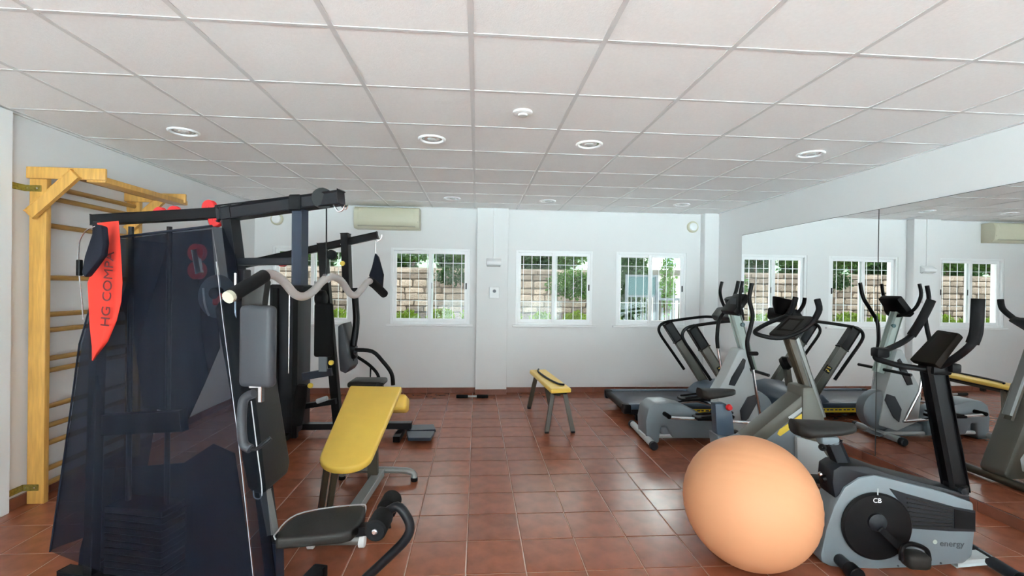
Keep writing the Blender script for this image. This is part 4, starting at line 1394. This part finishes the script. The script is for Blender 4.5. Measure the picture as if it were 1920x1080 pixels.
for px, py in ((1603, 1063), (1684, 1061), (1764, 1056)):
    MB().lathe([(.006, 0), (.005, .003), (0, .004)], B(px, py, 0), -bv, 8).build('screw', 'inkb', t)
# mast and handlebars
MB().beam(B(1792, 915, .085), B(1749, 688, .085), .06, .075, .016, bu).build('mast', 'black', t)
MB().lathe([(.045, -.03), (.055, -.02), (.055, .02), (.045, .03)], B(1792, 914, .085), Z_, 20).build('mast_collar', 'black', t)
MB().lathe([(0, 0), (.02, 0), (.018, .02), (0, .024)], B(1803, 919, .02), -bv, 14).build('mast_knob', 'greyd', t)
md = (B(1749, 688, .05) - B(1792, 915, .05)).normalized()
fh = [(1746, 563, .30), (1737, 582, .30), (1724, 606, .30), (1709, 629, .30), (1690, 643, .29), (1664, 655, .28), (1646, 663, .26), (1643, 672, .24), (1660, 678, .20), (1690, 686, .14), (1735, 692, .09)]
fp = [B(*p) for p in fh]
o = MB().tube(fp, .017, 12, 4).build('handlebar', 'black', t)
MB().tube(fp[:4], .024, 12, 4).build('foam_grip', 'blacksoft', o)
MB().obox(B(1650, 661, .25), bu, bv, Z_, (.075, .07, .06), .014, 2).build('pulse_sensor', 'black', o)
nh = [(1834, 560, -.12), (1832, 600, -.12), (1830, 624, -.12), (1823, 644, -.11), (1797, 667, -.06), (1768, 684, .02), (1745, 691, .08)]
npt = [B(*p) for p in nh]
o = MB().tube(npt, .019, 12, 4).build('handlebar', 'black', t)
MB().tube(npt[:4], .0275, 14, 4).build('foam_grip', 'blacksoft', o)
MB().obox(B(1752, 692, .085), bu, bv, Z_, (.10, .12, .05), .012, 2).build('handlebar_clamp', 'black', t)
MB().obox(B(1788, 690, .02), bu, bv, Z_, (.05, .05, .05), .01, 2).build('bottle_clip', 'black', t)
cq = [B(1703, 674, .20), B(1757, 617, .20), B(1797, 623, -.02), B(1752, 683, -.02)]
cn = (cq[1] - cq[0]).cross(cq[3] - cq[0]).normalized()
if cn.dot(CAM - cq[0]) < 0:
    cn = -cn
co_ = MB().slab(cq, -cn * .04, .012, 2).build('console', 'screen', t)
ctr = sum(cq, V()) / 4
e1, e2 = (cq[3] - cq[0]).normalized(), (cq[1] - cq[0]).normalized()
for k in range(7):
    a, b_ = (.25 + .12 * (k % 3) * 2, .28 + .08 * (k // 3))
    p = cq[0] + (cq[3] - cq[0]) * a + (cq[1] - cq[0]) * b_
    MB().lathe([(.006, 0), (.005, .003), (0, .0035)], p, cn, 8).build('button', 'inkw', co_)
MB().slab([ctr + (p - ctr) * .5 + e2 * .045 + cn * .001 for p in cq], cn * .002).build('display', 'black', co_, smooth=0)
# saddle, posts, feet
sc_ = B(1545, 792, .085)
saddle(sc_, bu, bv, .33, .24, .09, .085, 'saddle', 'vinylk', t)
MB().obox(B(1552, 824, .085), bu, bv, Z_, (.10, .07, .05), .015, 2).build('saddle_clamp', 'greyp', t)
MB().beam(B(1560, 828, .085), B(1586, 888, .085), .05, .07, .01, bu).build('seat_post', 'greyd', t)
MB().lathe([(.008, -.01), (.018, -.01), (.02, 0), (.018, .01), (.008, .01)], B(1542, 839, .03), bv, 14).build('saddle_bolt', 'black', t)
MB().cyl(B(1562, 892, .085), B(1540, 900, .085), .022, 14).build('adjust_knob', 'black', t)
MB().cyl(B(1541, 888, .05), B(1535, 890, .05), .012, 12).build('quick_release', 'chrome', t)
fr_ = B(1848, 1074, .085)
MB().beam(B(1784, 1050, .085), V((fr_.x, fr_.y, .05)), .06, .04, .01).build('front_strut', 'greyl', t)
for c, hw in ((V((fr_.x, fr_.y, .042)), .24), (V((B(1556, 1060, .085).x, B(1556, 1060, .085).y, .042)), .22)):
    sb = MB().cyl(c - bv * hw, c + bv * hw, .032, 16).build('stabilizer', 'greyd', t)
    for s_ in (-1, 1):
        MB().cyl(c + bv * (hw - .05) * s_, c + bv * (hw + .02) * s_, .040, 16).build('end_cap', 'black', sb)
